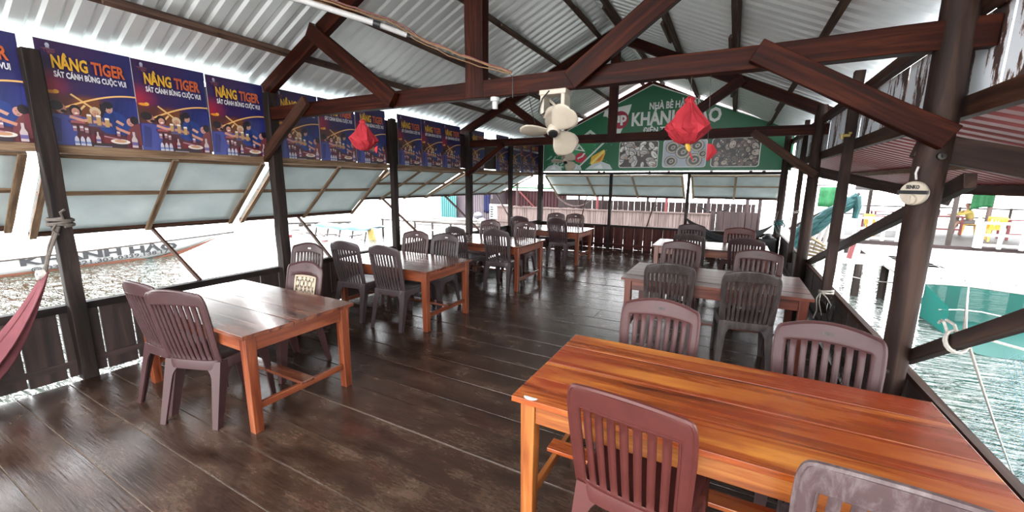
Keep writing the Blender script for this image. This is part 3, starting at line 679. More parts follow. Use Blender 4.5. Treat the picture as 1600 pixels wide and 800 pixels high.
def photo(x0, x1, kind):
    z0, z1 = 1.965, 2.57; rnd = random.Random(kind+5)
    b = MB(); b.prism(rrect(x0, z0, x1, z1, .06, SY-.003), (0, -.001, 0)); pn = b.build('picture_border', 'sign_white', t)
    b = MB(); y = SY-.0045; bgc = {0: (62, 50, 48), 1: (176, 182, 196), 2: (46, 38, 40)}[kind]
    b.c = srgb(*bgc); b.poly(rrect(x0+.015, z0+.015, x1-.015, z1-.015, .05, y))
    def el(cx, cz, ra, rb, ang, col):
        nonlocal y
        y -= .00004; b.c = srgb(*col); ca, sa = math.cos(ang), math.sin(ang)
        b.poly([(min(max(cx+ra*math.cos(q*PI/7)*ca-rb*math.sin(q*PI/7)*sa, x0+.02), x1-.02), y, min(max(cz+ra*math.cos(q*PI/7)*sa+rb*math.sin(q*PI/7)*ca, z0+.02), z1-.02)) for q in range(14)])
    if kind == 0:
        for k in range(46):
            cx, cz, a = rnd.uniform(x0+.04, x1-.04), rnd.uniform(z0+.04, z1-.04), rnd.uniform(0, PI)
            s_ = rnd.uniform(.06, .11); el(cx, cz, s_*1.15, s_*.7, a, (58, 50, 48)); c = rnd.choice([(222, 220, 216), (205, 202, 200), (188, 182, 178), (236, 234, 230)]); el(cx, cz, s_, s_*.55, a, c); el(cx+.02, cz-.01, s_*.5, s_*.12, a, (150, 140, 136))
            if k % 6 == 0: el(cx+.05, cz-.05, .04, .03, 0, (172, 138, 116))
    elif kind == 1:
        for cx, cz, r in ((-1.28, 2.40, .15), (-.78, 2.43, .15), (-1.06, 2.30, .17), (-1.30, 2.10, .14), (-.82, 2.12, .17), (-1.03, 2.5, .12), (-.66, 2.25, .1)):
            el(cx, cz, r, r*.9, 0, (96, 92, 90)); el(cx, cz, r*.88, r*.8, .3, (186, 180, 166)); el(cx, cz, r*.66, r*.58, .2, (44, 38, 38)); el(cx+.01, cz, r*.36, r*.28, .6, (176, 170, 156)); el(cx+.01, cz, r*.16, r*.12, .6, (60, 50, 50))
    else:
        for k in range(70):
            cx, cz, a = rnd.uniform(x0+.05, x1-.05), rnd.uniform(z0+.05, z1-.05), rnd.uniform(0, PI); s_ = rnd.uniform(.035, .09)
            el(cx, cz, s_*1.2, s_, a, (38, 30, 32)); el(cx, cz, s_, s_*.75, a, rnd.choice([(104, 92, 84), (150, 138, 124), (82, 72, 70), (176, 160, 148), (120, 96, 90)]))
            for q in range(3): el(cx+rnd.uniform(-.5, .5)*s_, cz+rnd.uniform(-.4, .4)*s_, s_*.2, s_*.14, a, rnd.choice([(50, 40, 40), (210, 198, 180)]))
    b.build('shellfish_picture', 'print', pn)
photo(-2.47, -1.58, 0); photo(-1.48, -.58, 1); photo(-.49, .42, 2)
# drink picture on the left of the sign
b = MB(); y = [SY-.003]; rnd = random.Random(3)
def sp_(c, *pts): b.c = srgb(*c); y[0] -= .0001; b.poly([(px, y[0], pz) for px, pz in pts])
def se(c, cx, cz, ra, rb, ang=0, n=14): sp_(c, *[(cx+ra*math.cos(q*2*PI/n)*math.cos(ang)-rb*math.sin(q*2*PI/n)*math.sin(ang), cz+ra*math.cos(q*2*PI/n)*math.sin(ang)+rb*math.sin(q*2*PI/n)*math.cos(ang)) for q in range(n)])
sp_((20, 96, 62), (-4.40, 1.92), (-3.55, 1.92), (-2.95, 2.55), (-3.35, 2.78), (-4.40, 2.60))
sp_((8, 120, 70), (-3.75, 2.20), (-3.30, 2.72), (-2.90, 2.60), (-3.45, 2.02)); sp_((190, 205, 196), (-3.42, 2.72), (-3.20, 2.88), (-3.02, 2.74), (-3.24, 2.58)); sp_((40, 100, 70), (-3.32, 2.73), (-3.20, 2.80), (-3.10, 2.72), (-3.23, 2.65))
for k in range(70):
    cx, cz = rnd.gauss(-4.02, .16), rnd.gauss(2.14, .13)
    if -4.38 < cx < -3.65 and 1.96 < cz < 2.5: se(rnd.choice([(96, 142, 118), (150, 184, 168), (180, 205, 192), (60, 120, 90)]), cx, cz, rnd.uniform(.02, .09), rnd.uniform(.008, .02), rnd.uniform(.2, 1.6), 8)
se((190, 146, 52), -3.95, 2.43, .17, .16); se((214, 182, 96), -3.95, 2.43, .13, .12); se((200, 150, 40), -3.93, 2.43, .08, .08)
se((60, 150, 100), -3.60, 2.30, .30, .09, .75); se((190, 30, 60), -3.42, 2.22, .15, .12, .3); sp_((230, 230, 228), (-3.50, 2.18), (-3.36, 2.24), (-3.30, 2.33), (-3.34, 2.33), (-3.40, 2.26), (-3.50, 2.22)); sp_((220, 226, 222), (-3.62, 2.42), (-3.30, 2.36), (-3.48, 2.56)); sp_((60, 130, 90), (-3.52, 2.43), (-3.38, 2.40), (-3.46, 2.50))
sp_((200, 216, 208), (-3.48, 2.00), (-3.45, 1.98), (-2.80, 2.58), (-2.84, 2.60))
sp_((226, 176, 50), (-3.17, 2.08), (-3.12, 2.02), (-2.98, 2.05), (-2.86, 2.14), (-2.80, 2.32), (-2.84, 2.40), (-3.14, 2.24)); sp_((206, 110, 30), (-3.05, 2.12), (-2.92, 2.14), (-2.84, 2.30), (-3.02, 2.22)); sp_((236, 214, 110), (-3.17, 2.08), (-2.84, 2.40), (-2.80, 2.36), (-3.12, 2.05))
for cx, cz, sx, sz in ((-4.15, 1.97, .25, .10), (-3.56, 1.98, .18, .09), (-2.95, 1.99, .34, .13)): sp_((196, 206, 206), (cx-sx, cz-.06), (cx+sx, cz-.06), (cx+sx*.8, cz+sz*.4), (cx+sx*.2, cz+sz), (cx-sx*.5, cz+sz*.5)); sp_((226, 232, 232), (cx-sx*.4, cz-.02), (cx+sx*.3, cz-.04), (cx+sx*.15, cz+sz*.6))
for k in range(40): se((170, 196, 180), rnd.uniform(-4.2, -2.6), rnd.uniform(1.96, 2.6), .008, .008, 0, 6)
for k in range(16): se((120, 170, 140), -4.2+k*.075, 2.66+.02*(k % 3)+k*.004, .018, .006, rnd.uniform(.2, 1.3), 6)
b.build('drink_picture', 'print', t)

# ------------------------------------------------------------------ tables
def table(name_label, x0, x1, y0, y1, H, top_m, leg_m, planks, cat='table', frame_m=None):
    t = thing('dining_table', name_label, cat, ((x0+x1)/2, (y0+y1)/2, 0), 'wooden dining tables'); frame_m = frame_m or leg_m
    b = MB(); ww = (y1-y0)/planks; yy = y0
    cuts = [0]+sorted(random.uniform(.9, 1.1)*k/planks for k in range(1, planks))+[1]
    for k in range(planks):
        a0, a1 = y0+(y1-y0)*cuts[k], y0+(y1-y0)*cuts[k+1]; dz = random.uniform(-.0015, .0015)
        b.bar((x0, (a0+a1)/2, H-.0125+dz), (x1, (a0+a1)/2, H-.0125+dz), a1-a0-.003, .025)
    b.build('tabletop', top_m, t, bevel=.0012)
    i = .03; lw = .068
    for lx in (x0+i+lw/2, x1-i-lw/2):
        for ly in (y0+i+lw/2, y1-i-lw/2):
            b = MB(); b.bar((lx, ly, 0), (lx, ly, H-.025), lw*.85, lw*.85, up=(0, 1, 0), w1=lw, h1=lw); b.build('leg', leg_m, t, bevel=.004)
    ax0, ax1, ay0, ay1 = x0+i+lw, x1-i-lw, y0+i+lw, y1-i-lw; zc = H-.025-.05
    for ly in (y0+i+.02, y1-i-.02): b = MB(); b.bar((ax0, ly, zc), (ax1, ly, zc), .022, .10); b.build('apron', frame_m, t, bevel=.003)
    for lx in (x0+i+.02, x1-i-.02): b = MB(); b.bar((lx, ay0, zc), (lx, ay1, zc), .022, .10); b.build('apron', frame_m, t, bevel=.003)
    for lx in (x0+i+lw/2, x1-i-lw/2): b = MB(); b.bar((lx, ay0, .17), (lx, ay1, .17), .026, .045); b.build('end_stretcher', frame_m, t, bevel=.003)
    ym = (y0+y1)/2; b = MB(); b.bar((x0+.02, ym, .205), (x1-.02, ym, .205), .095, .022); b.build('foot_rail', top_m, t, bevel=.003)
    return t
table('reddish lacquered table at left front, with the cane-backed chair behind it', -3.99, -2.50, 1.265, 2.09, .675, 'table_red', 'table_leg', 5)
table('reddish wooden table second along the left side, in front of thin post', -4.12, -2.72, 3.20, 4.06, .675, 'table_red', 'table_leg', 5)
table('reddish wooden table third along the left side, by the rear truss post', -4.06, -2.64, 5.15, 6.10, .68, 'table_red', 'table_leg', 5)
table('reddish wooden table last along the left side, near the far wall', -3.96, -2.53, 7.48, 8.42, .655, 'table_red', 'table_leg', 5)
table('large honey-orange varnished table in the right foreground', -.765, .835, 1.435, 2.27, .69, 'table_honey', 'honey_leg', 4)
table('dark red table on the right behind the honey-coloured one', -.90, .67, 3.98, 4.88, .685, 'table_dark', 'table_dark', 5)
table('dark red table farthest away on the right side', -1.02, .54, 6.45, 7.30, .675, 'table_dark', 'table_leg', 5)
b = MB(); b.prism([(-.683+.032*math.cos(a)*1.0, 1.462-.032*math.sin(a)*.75, .6915) for a in [k*PI/14 for k in range(15)]], (0, 0, .0012))
tag(b.build('sticker', 'white', org=(-.683, 1.46, .6915)), 'white half-round paper scrap on the corner of the honey-coloured table', 'sticker')

# ------------------------------------------------------------------ plastic chairs
def leg_mb(sx, sy, top, foot, span_x, span_y, th=.011, zt=.43):
    """one tapering angle-section leg with the half arches that spring from it"""
    b = MB(); secs = []; N = 16
    for i in range(N+1):
        t_ = i/N; c = Vector(foot).lerp(Vector(top), t_)
        a = .040+.028*t_+(span_x-.068)*max(0, (t_-.70)/.30)**2.2; bb = .042+.03*t_+(span_y-.072)*max(0, (t_-.66)/.34)**2.2
        ix, iy = -sx, -sy
        pts = [(0, 0), (a*ix, 0), (a*ix, th*iy), (th*ix*1.2, th*iy*1.2), (th*ix, bb*iy), (0, bb*iy)]
        if sx*sy < 0: pts = pts[::-1]
        secs.append([(c.x+px, c.y+py, c.z) for px, py in pts])
    b.loft(secs); return b
def make_chair(kind):
    hi = {'tall': .93, 'wide': .90, 'cane': .88, 'ribbed': .895}[kind]; W = {'tall': .205, 'wide': .222, 'cane': .205, 'ribbed': .212}[kind]
    t = thing('plastic_chair', '', 'chair', (0, 0, 0))
    # seat
    b = MB(); n = 40
    def ring(k, z, dz=0): 
        out = []
        for q in range(n):
            a = 2*PI*q/n; ca, sa = math.cos(a), math.sin(a); e = .42
            x = .215*k*math.copysign(abs(ca)**e, ca); y_ = .205*k*math.copysign(abs(sa)**e, sa); x *= 1+.05*(y_/.205)
            out.append((x, y_+.005, z))
        return out
    b.loft([ring(1.02, .375), ring(1.015, .42), ring(.995, .436), ring(.95, .441), ring(.85, .437), ring(.55, .428), ring(.1, .425)], True, True)
    b.build('seat', 'ch_maroon', t, smooth=True)
    # legs
    for sx in (-1, 1):
        b = leg_mb(sx, -1, (sx*.205, -.185, .43), (sx*.215, -.275, 0), .16, .19); b.build('leg', 'ch_maroon', t, smooth=True)
        b = leg_mb(sx, 1, (sx*.222, .208, .43), (sx*.225, .245, 0), .18, .19); b.build('leg', 'ch_maroon', t, smooth=True)
    # backrest
    z0, z1 = .40, hi; y0, y1 = -.175, -.275
    def back(u, v, d=0):
        c0, ce = .78, 2.6
        wv = W*(.93+.07*min(1, v*1.6))
        if v > c0: k = (v-c0)/(1-c0); wv *= 1-(.15 if kind == 'wide' else .20)*(1-(1-k**ce)**(1/ce))
        arch = -.030*(u*u)*max(0, (v-.55)/.45)
        cur = .040*(1-u*u)*(.5+.5*v)
        y_ = y0+(y1-y0)*(v**.8)-cur+.02
        return Vector((wv*u, y_-d, z0+(z1-z0)*v+arch))
    ns = {'tall': 8, 'wide': 7, 'cane': 0, 'ribbed': 9}[kind]
    fu = .78 if kind == 'wide' else .80
    us = [-1, -.95, -.88]
    if ns:
        sl = []; tot = 2*fu; sw = tot/(ns*1.0+(ns+1)*.55) if kind in ('tall', 'ribbed') else tot/(ns+(ns+1)*.62); gp = (tot-ns*sw)/(ns+1); x = -fu
        for k in range(ns): sl.append((x, x+gp)); x += gp+sw
        sl.append((x, x+gp)); us = [-1, -.95, -.88]+[q for s_ in sl for q in s_]+[.88, .95, 1]
        slot_cols = [3+2*k for k in range(ns+1)]
    else:
        us = [-1, -.95, -.88, -.62, -.3, 0, .3, .62, .88, .95, 1]; slot_cols = [3, 4, 5, 6]
    vb, vt = (.07, .82) if kind in ('tall', 'ribbed') else ((.10, .80) if kind == 'wide' else (.14, .76))
    vs = [0, .05, vb]+[vb+(vt-vb)*k/8 for k in range(1, 9)]+[.84, .88, .92, .95, .975, .99, 1]
    b = MB(); k0 = b.add([back(u, v) for v in vs for u in us]); nu = len(us)
    for j in range(len(vs)-1):
        for i in range(nu-1):
            if i in slot_cols and 2 <= j < 10: continue
            a = k0+j*nu+i; b.face((a, a+1, a+nu+1, a+nu))
    o = b.build('backrest', 'ch_maroon', t, smooth='all', solid=.009, off=0)
    b = MB()
    edge = [back(-1, v) for v in vs]+[back(u, 1) for u in us[1:-1]]+[back(1, v) for v in vs[::-1]]
    b.tube(edge, .0095, 6)
    for d in (.004, -.004):
        win = [back(-fu-.03, vb+(vt-vb)*k/8, d) for k in range(9)]+[back(u, vt+.012, d) for u in us[3:-3]]+[back(fu+.03, vb+(vt-vb)*k/8, d) for k in range(8, -1, -1)]+[back(u, vb-.012, d) for u in us[-4:2:-1]]
        b.tube(win+[win[0]], .0035, 5)
    b.build('rim', 'ch_maroon', t, smooth=True)
    b = MB(); b.grid(lambda u, v: back(-.10+.20*u, .885+.03*v, -.0062), 2, 1); b.build('moulded_label', 'white_label' if kind == 'tall' else 'ch_worn', t)
    if kind == 'cane':
        b = MB()
        f = lambda u, v, d=-.004: back(-.58+1.16*u, vb+.02+(vt-vb-.04)*v, d)
        fr = [f(0, k/8, -.006) for k in range(9)]+[f(k/6, 1, -.006) for k in range(1, 7)]+[f(1, 1-k/8, -.006) for k in range(1, 9)]+[f(1-k/6, 0, -.006) for k in range(1, 6)]
        b.tube(fr+[fr[0]], .009, 6)
        R = 6; Cn = 5
        for r_ in range(R):
            for c_ in range(Cn):
                u0 = (c_+(.5 if r_ % 2 else 0))/Cn; v0 = r_/R
                if u0+1/Cn > 1.02: continue
                du, dv = 1/Cn, 1/R
                dm = [f(u0+du*.5, v0+dv*.02), f(u0+du*.85, v0+dv*.5), f(u0+du*.5, v0+dv*1.2), f(u0+du*.15, v0+dv*.5)]
                b.prism([Vector(q) for q in dm], (0, .004, 0))
        for k in range(13):
            b.tube([f(k/12, q/8, -.002+.004*((k+q) % 2)) for q in range(9)], .0035, 4)
        for k in range(11):
            b.tube([f(q/8, k/10, .002-.004*((k+q) % 2)) for q in range(9)], .003, 4)
        b.build('woven_panel', 'cane', t, smooth=True)
    return t
proto = {k: make_chair(k) for k in ('tall', 'wide', 'cane', 'ribbed')}; used = set()
# (kind, top-of-back x, y, yaw degrees, colour, label, group)
GL, GR = 'chairs around the left tables', 'chairs around the right tables'
chairs = [
 ('tall', -2.99, 1.12, 20, 'ch_maroon', 'maroon plastic chair in front at the left table, back toward the camera', GL),
 ('tall', -3.45, 1.11, 4, 'ch_maroon', 'maroon plastic chair half hidden behind the front left chair, near the plank wall', GL),
 ('cane', -3.30, 2.29, 186, 'ch_mid', 'brown plastic chair with a beige woven cane-look back panel', GL),
 ('tall', -3.98, 2.80, 190, 'ch_maroon', 'brown plastic chair directly behind the cane-backed chair, facing the camera', GL),
 ('tall', -3.20, 3.06, 4, 'ch_dark', 'dark brown chair at the near side of the second left table, nearer the aisle', GL),
 ('tall', -3.80, 3.06, 6, 'ch_dark', 'dark brown chair at the near side of the second left table, wall end', GL),
 ('tall', -3.26, 4.27, 184, 'ch_dark', 'brown chair at the far side of the second left table, nearer the aisle', GL),
 ('tall', -3.77, 4.28, 186, 'ch_mid', 'mauve brown chair at the far side of the second left table, beside the thin post', GL),
 ('tall', -2.96, 5.0, 3, 'ch_dark', 'greyish brown chair at the near side of the third left table, by its aisle end', GL),
 ('tall', -3.68, 4.98, -8, 'ch_dark', 'dark chair at the near side of the third left table, by the truss post', GL),
 ('tall', -3.13, 6.38, 180, 'ch_mid', 'brown chair at the far side of the third left table, aisle end', GL),
 ('tall', -3.76, 6.24, 178, 'ch_mid', 'brown chair at the far side of the third left table, wall end', GL),
 ('tall', -2.96, 7.31, -9, 'ch_black', 'almost black maroon chair at the near side of the last left table', GL),
 ('tall', -3.75, 7.26, -4, 'ch_black', 'dark maroon chair at the last left table, seen between two third-table chairs', GL),
 ('tall', -3.01, 8.60, 180, 'ch_mid', 'brown chair at the far side of the last left table, right one', GL),
 ('tall', -3.45, 8.58, 180, 'ch_mid', 'brown chair at the far side of the last left table, left one', GL),
 ('wide', -.255, 1.27, -7, 'ch_red', 'reddish brown slatted chair in the foreground, back toward the camera', GR),
 ('wide', .45, 1.19, -4, 'ch_worn2', 'scuffed mauve chair cut off by the bottom right corner of the picture', GR),
 ('wide', -.32, 2.55, 177, 'ch_rose', 'rosy brown chair across the honey-coloured table, left one', GR),
 ('wide', .50, 2.53, 174, 'ch_mid', 'mauve brown chair across the honey-coloured table, beside the big log post', GR),
 ('ribbed', -.43, 3.80, 8, 'ch_worn', 'scuffed grey-brown chair at the near side of the middle right table, left one', GR),
 ('ribbed', .209, 3.78, 5, 'ch_worn', 'scuffed grey-brown chair at the middle right table with its legs in full view', GR),
 ('wide', -.49, 5.40, 174, 'ch_mid', 'brown chair at the far side of the middle right table, left one', GR),
 ('wide', .32, 5.10, 168, 'ch_mid', 'brown chair at the far side of the middle right table, right one', GR),
 ('ribbed', -.50, 6.28, -8, 'ch_worn', 'greyish chair at the near side of the farthest right table, left one', GR),
 ('ribbed', .218, 6.20, -8, 'ch_black', 'dark maroon chair at the near side of the farthest right table, right one', GR),
 ('wide', -.58, 7.85, 180, 'ch_black', 'dark maroon chair at the far side of the farthest right table, left one', GR),
 ('wide', .164, 7.62, 176, 'ch_red', 'reddish brown chair at the far side of the farthest right table, right one', GR),
]
for kind, tx, ty, yaw, colr, lab, grp in chairs:
    r = math.radians(yaw); loc = (tx-math.sin(r)*.29, ty+math.cos(r)*.29, 0)
    if kind not in used: used.add(kind); o = proto[kind]; o.location = loc; o.rotation_euler = (0, 0, r)
    else: o = dup(proto[kind], loc, r)
    o['label'] = lab; o['group'] = grp
    for k in kids(o):
        if k.name.split('.')[0] in ('seat', 'leg', 'backrest', 'rim'):
            k.material_slots[0].link = 'OBJECT'; k.material_slots[0].material = M[colr]

# ------------------------------------------------------------------ ceiling fans
def make_fan():
    t = thing('ceiling_fan', '', 'fan', (0, 0, 0), 'cream fans under the roof beams')      # origin: top of the mount
    b = MB(); b.box((-.10, -.06, -.035), (.10, .06, 0)); b.box((-.092, -.055, -.17), (-.062, .055, -.03)); b.box((.062, -.055, -.19), (.092, .055, -.03)); b.bar((-.075, .045, -.04), (.07, .045, -.17), .012, .02); b.build('mount', 'cream', t, bevel=.006)
    ax = Vector((.16, -.60, -.78)).normalized()
    hub = Vector((.045, -.12, -.285)); e1 = Vector((.92, .38, 0)); e1 = (e1-ax*e1.dot(ax)).normalized(); e2 = ax.cross(e1); e2 = -e2 if e2.z < 0 else e2
    b = MB(); m0 = hub-ax*.16; b.lathe([(.0, 0), (.05, 0), (.066, .02), (.070, .085), (.06, .115), (.036, .125), (.022, .15), (.0, .15)], m0, ax, 18); b.build('motor', 'cream_dirty', t, smooth=True)
    b = MB(); b.lathe([(.06, .0), (.077, .005), (.077, .04), (.06, .045)], m0, ax, 18); b.tube([(-.077, 0, -.16), (-.07, -.02, -.18), m0+e1*-.07], .009, 6); b.tube([(.077, 0, -.18), (.08, -.02, -.19), m0+e1*.07], .009, 6); b.build('collar', 'cream', t, smooth=True)
    b = MB(); b.tube([(-.02, -.062, -.01), (-.07, -.066, -.06), (-.098, -.066, -.14), (-.08, -.07, -.17), m0+Vector((0, -.02, .04))], .0045, 6); b.build('cord', 'black', t, smooth=True)
    b = MB(); b.lathe([(.0, -.02), (.044, -.02), (.047, .015), (.036, .028), (.0, .028)], hub, ax, 20); b.build('hub', 'cream', t, smooth=True)
    b = MB(); b.lathe([(.0, .0), (.034, .0), (.030, .012), (.0, .018)], hub+ax*.027, ax, 18); b.build('hub_cap', 'black', t, smooth=True)
    for deg in (66, 188, 310):
        a = math.radians(deg); rd = e1*math.cos(a)+e2*math.sin(a); td = ax.cross(rd)
        prof = [(.035, .030, -.03), (.06, .045, -.05), (.09, .062, -.075), (.13, .075, -.095), (.17, .075, -.10), (.20, .062, -.085), (.222, .035, -.06), (.23, .0, -.03)]
        b = MB()
        def P(u, v):
            f_ = v*(len(prof)-1); i = min(int(f_), len(prof)-2); q = f_-i; r_, wp, wm = [prof[i][k]*(1-q)+prof[i+1][k]*q for k in range(3)]
            s_ = wm+(wp-wm)*u; return hub+rd*r_+td*s_-ax*(s_*.42)+ax*(.01*math.sin(u*PI))
        b.grid(P, 8, 16); b.build('blade', 'cream', t, smooth='all', solid=.004, off=0)
    return t
fan = make_fan(); fan.location = (-1.165, 2.80, ZS-.002); fan['label'] = 'large cream three-blade fan hanging under the front roof beam'
f2 = dup(fan); f2.location = (-2.52, 6.58, ZS-.002); f2['label'] = 'small-looking cream fan under the rear beam, in front of the green sign'

# bulb holder, conduit and cables
t = thing('lamp_holder', 'white bulb holder under the front beam, left of the near fan', 'lamp holder', (-1.675, 2.83, ZS))
b = MB(); b.lathe([(.0, -.03), (.036, -.03), (.036, .0), (.0, .0)], (-1.675, 2.83, ZS), (0, 0, 1), 16); b.build('cap', 'white', t, smooth=True)
b = MB(); b.lathe([(.0, -.085), (.02, -.085), (.023, -.03), (.0, -.03)], (-1.675, 2.83, ZS), (0, 0, 1), 16); b.build('socket', 'white', t, smooth=True)
P0, P1, P2, P3 = Vector((-3.9, 1.25, 3.10)), Vector((-2.733, 2.0, 2.817)), Vector((-2.33, 2.3, 2.694)), Vector((-2.20, 2.45, 2.648))
t = thing('electrical_conduit', 'white taped conduit pipe running under the roof at top left', 'conduit', P3)
b = MB(); b.tube([P0, P1.lerp(P0, .3)+Vector((0, 0, -.01)), P1, P2], .020, 10); b.tube([P2, P3], .018, 10); b.build('pipe', 'white_pipe', t, smooth=True)
b = MB(); b.tube([P2.lerp(P1, .06), P2.lerp(P3, .10)], .023, 10); b.build('tape_band', 'black', t, smooth=True)
b = MB(); b.tube([P3.lerp(P2, .1), P3+(P3-P2)*.12], .017, 8); b.build('tape_band', 'black', t, smooth=True)
E_ = Vector((-1.50, 2.76, 2.37))
for k, (mt, lab, o_) in enumerate((('wire_orange', 'tan cable running beside the white conduit to the front beam', (0, 0, .02)), ('wire_red', 'red-brown cable twisted along the white conduit', (.01, .01, .035)), ('wire_orange', 'loose thin cable sagging from the conduit to the king post', (-.01, 0, 0)))):
    ov = Vector(o_); b = MB(); pts = []
    for i in range(21):
        q = i/20; base = P1.lerp(P3, q/.5) if q < .5 else P3.lerp(E_, (q-.5)/.5)
        sag = (.035 if k == 2 else .012)*math.sin(PI*max(0, q-.5)*2); up_ = .028 if q < .5 else .006
        pts.append(base+ov*(.4 if q > .5 else 1)+Vector((.004*math.sin(i*1.9+k), 0, up_-sag+.004*math.cos(i*2.3+k))))
    b.tube(pts, .0065 if k < 2 else .004, 6); tag(b.build('cable', mt, org=P3, smooth=True), lab, 'cable', 'cables under the roof')
b = MB(); b.tube([E_+Vector((0, 0, 0)), E_+Vector((.02, -.01, -.03)), E_+Vector((.015, -.0, -.16))], .003, 5); b.tube([(-1.37, 2.78, ZS+.01), (-1.33, 2.76, 2.12), (-1.30, 2.76, 2.02)], .0025, 5)
tag(b.build('cable', 'black', org=E_, smooth=True), 'short dark cable dangling below the beam by the bulb holder', 'cable', 'cables under the roof')

# ------------------------------------------------------------------ red paper lanterns
def lantern(loc, R, Ht, top_z, lab, squash=1, rz=0, leaves=16):
    t = thing('paper_lantern', lab, 'lantern', loc, 'torn red paper lanterns'); c = Vector(loc); b = MB()
    for k in range(leaves):
        a0 = 2*PI*k/leaves; pts = []
        prof = [(.10, 1), (.22, .96), (.18, .88), (.55, .66), (.95, .42), (1, .30), (.86, .20), (.5, .05), (.30, 0), (.0, .02)]
        k0 = len(b.v)
        for j, (r_, h) in enumerate(prof):
            wob = a0+rz+.20*math.sin(j*2.1+k*1.7); rr = R*r_*(1+.16*math.sin(k*2.4+j)); b.add([c+Vector((math.cos(wob)*rr, math.sin(wob)*rr*squash, h*Ht+.006*math.sin(k*3+j)))])
        k1 = b.add([c+Vector((0, 0, h*Ht)) for _, h in prof])
        for j in range(len(prof)-1): b.face((k0+j, k0+j+1, k1+j+1, k1+j))
        # the honeycomb cell wall to the next leaf
        a1 = 2*PI*(k+1)/leaves; k2 = len(b.v)
        for j, (r_, h) in enumerate(prof):
            wob = a1+rz+.20*math.sin(j*2.1+((k+1) % leaves)*1.7); rr = R*r_*(1+.16*math.sin(((k+1) % leaves)*2.4+j)); am = (a0+a1)/2+rz
            b.add([c+Vector((math.cos(am)*R*r_*.93, math.sin(am)*R*r_*.93*squash, h*Ht-.004))])
            b.add([c+Vector((math.cos(wob)*rr, math.sin(wob)*rr*squash, h*Ht+.006*math.sin(((k+1) % leaves)*3+j)))])
        for j in range(len(prof)-1):
            b.face((k0+j, k0+j+1, k2+2*j+2, k2+2*j)); b.face((k2+2*j, k2+2*j+2, k2+2*j+3, k2+2*j+1))
    b.build('paper_body', 'paper', t)
    b = MB(); b.tube([c+Vector((0, 0, Ht*.98)), (c.x, c.y, top_z)], .0015, 5); b.build('hanging_thread', 'rope_brown', t)
    return t
L = lantern((-.285, 2.83, 1.85), .125, .275, ZS+.01, 'large torn red paper lantern hanging right of the near fan')
b = MB(); b.tube([(-.285, 2.83, 1.86), (-.27, 2.82, 1.82), (-.262, 2.82, 1.80)], [.012, .016, .006], 6); b.build('yellow_bead', 'yellow', L, smooth=True)
b = MB(); b.tube([(-.265, 2.82, 1.80), (-.25, 2.82, 1.77), (-.235, 2.82, 1.74)], [.003, .005, .002], 5); b.build('tassel', 'paper', L, smooth=True)
lantern((-3.085, 2.80, 1.885), .135, .27, ZS+.01, 'round torn red paper lantern hanging at left in front of the posters', .8, .4, 14)
t = thing('paper_lantern', 'small folded red paper lantern piece dangling beside the large lantern', 'lantern', (-.152, 2.83, 1.75), 'torn red paper lanterns'); b = MB()
for k in range(7):
    a = -PI*.35+k*.25; q = [(0, 0, .095), (.012+.02*math.cos(a), .02*math.sin(a), .09), (.05*math.cos(a)+.01, .045*math.sin(a), .045), (.03*math.cos(a), .03*math.sin(a), .008), (.012, 0, -.012), (0, 0, 0)]
    b.poly([Vector((-.165, 2.83, 1.75))+Vector(p_) for p_ in q])
b.build('paper_body', 'paper', t, solid=.001)
b = MB(); b.tube([(-.163, 2.83, 1.845), (-.18, 2.83, ZS+.01)], .0012, 5); b.build('hanging_thread', 'rope_brown', t)
b = MB(); b.poly([(-2.95, 2.80, 1.90), (-2.905, 2.80, 1.92), (-2.915, 2.80, 1.86), (-2.93, 2.80, 1.85)]); b.tube([(-2.925, 2.80, 1.91), (-3.0, 2.80, 2.0)], .001, 4)
tag(b.build('paper_scrap', 'paper', org=(-2.97, 2.8, 1.9), solid=.001), 'tiny red paper flap hanging below the left lantern', 'paper scrap')

# ------------------------------------------------------------------ small fittings on the posts
t = thing('fan_regulator', 'round cream fan speed dial tied to the big log post', 'fan control', (.845, 2.755, 1.50))
n_ = Vector((-.74, -.67, -.06)).normalized(); rt = Vector((0, 0, 1)).cross(-n_).normalized()*-1; up_ = Vector((0, 0, 1)); rt = n_.cross(up_).normalized()*-1; up_ = rt.cross(n_)*-1 if rt.cross(n_).z < 0 else rt.cross(n_)
c0 = Vector((.800, 2.775, 1.565))
b = MB(); b.lathe([(.0, -.03), (.050, -.03), (.060, -.012), (.060, .004), (.056, .010), (.0, .0105)], c0, n_, 32); b.build('housing', 'cream', t, smooth=True)
b = MB(); b.bar(c0+n_*.008-rt*.063+up_*.006, c0+n_*.008+rt*.063+up_*.006, .018, .012, up=n_); b.build('cable_tie', 'black', t)
b = MB(); b.lathe([(.0, .0), (.026, .0), (.024, .012), (.0, .014)], c0+n_*.010-up_*.030, n_, 20); b.bar(c0+n_*.025-up_*.048, c0+n_*.025-up_*.012, .010, .010, up=n_); b.build('knob', 'cream', t, smooth=True)
xr_ = rt if rt.cross(up_).dot(n_) > 0 else -rt
text('lettering', 'SENKO', .024, c0+n_*.0112-xr_*.029+up_*.024, xr_, up_, 'ink', t, .05, .058, .0005)
b = MB(); b.tube([c0+up_*.068+n_*-.005, c0+up_*.10+n_*.004, c0+up_*.13+n_*-.008], .005, 6); b.build('lead', 'white_pipe', t, smooth=True)
b = MB(); b.tube([(.815, 4.665, 2.035), (.86, 4.665, 2.035)], .012, 8); b.tube([(.805, 4.665, 2.05), (.805, 4.665, 2.005)], .013, 8); b.tube([(.85, 4.665, 2.055), (.87, 4.67, 2.055)], .01, 6)
tag(b.build('water_tap', 'yellow_tap', org=(.84, 4.67, 2.03), smooth=True), 'small dull yellow plastic tap fixed to the thin right post', 'tap')
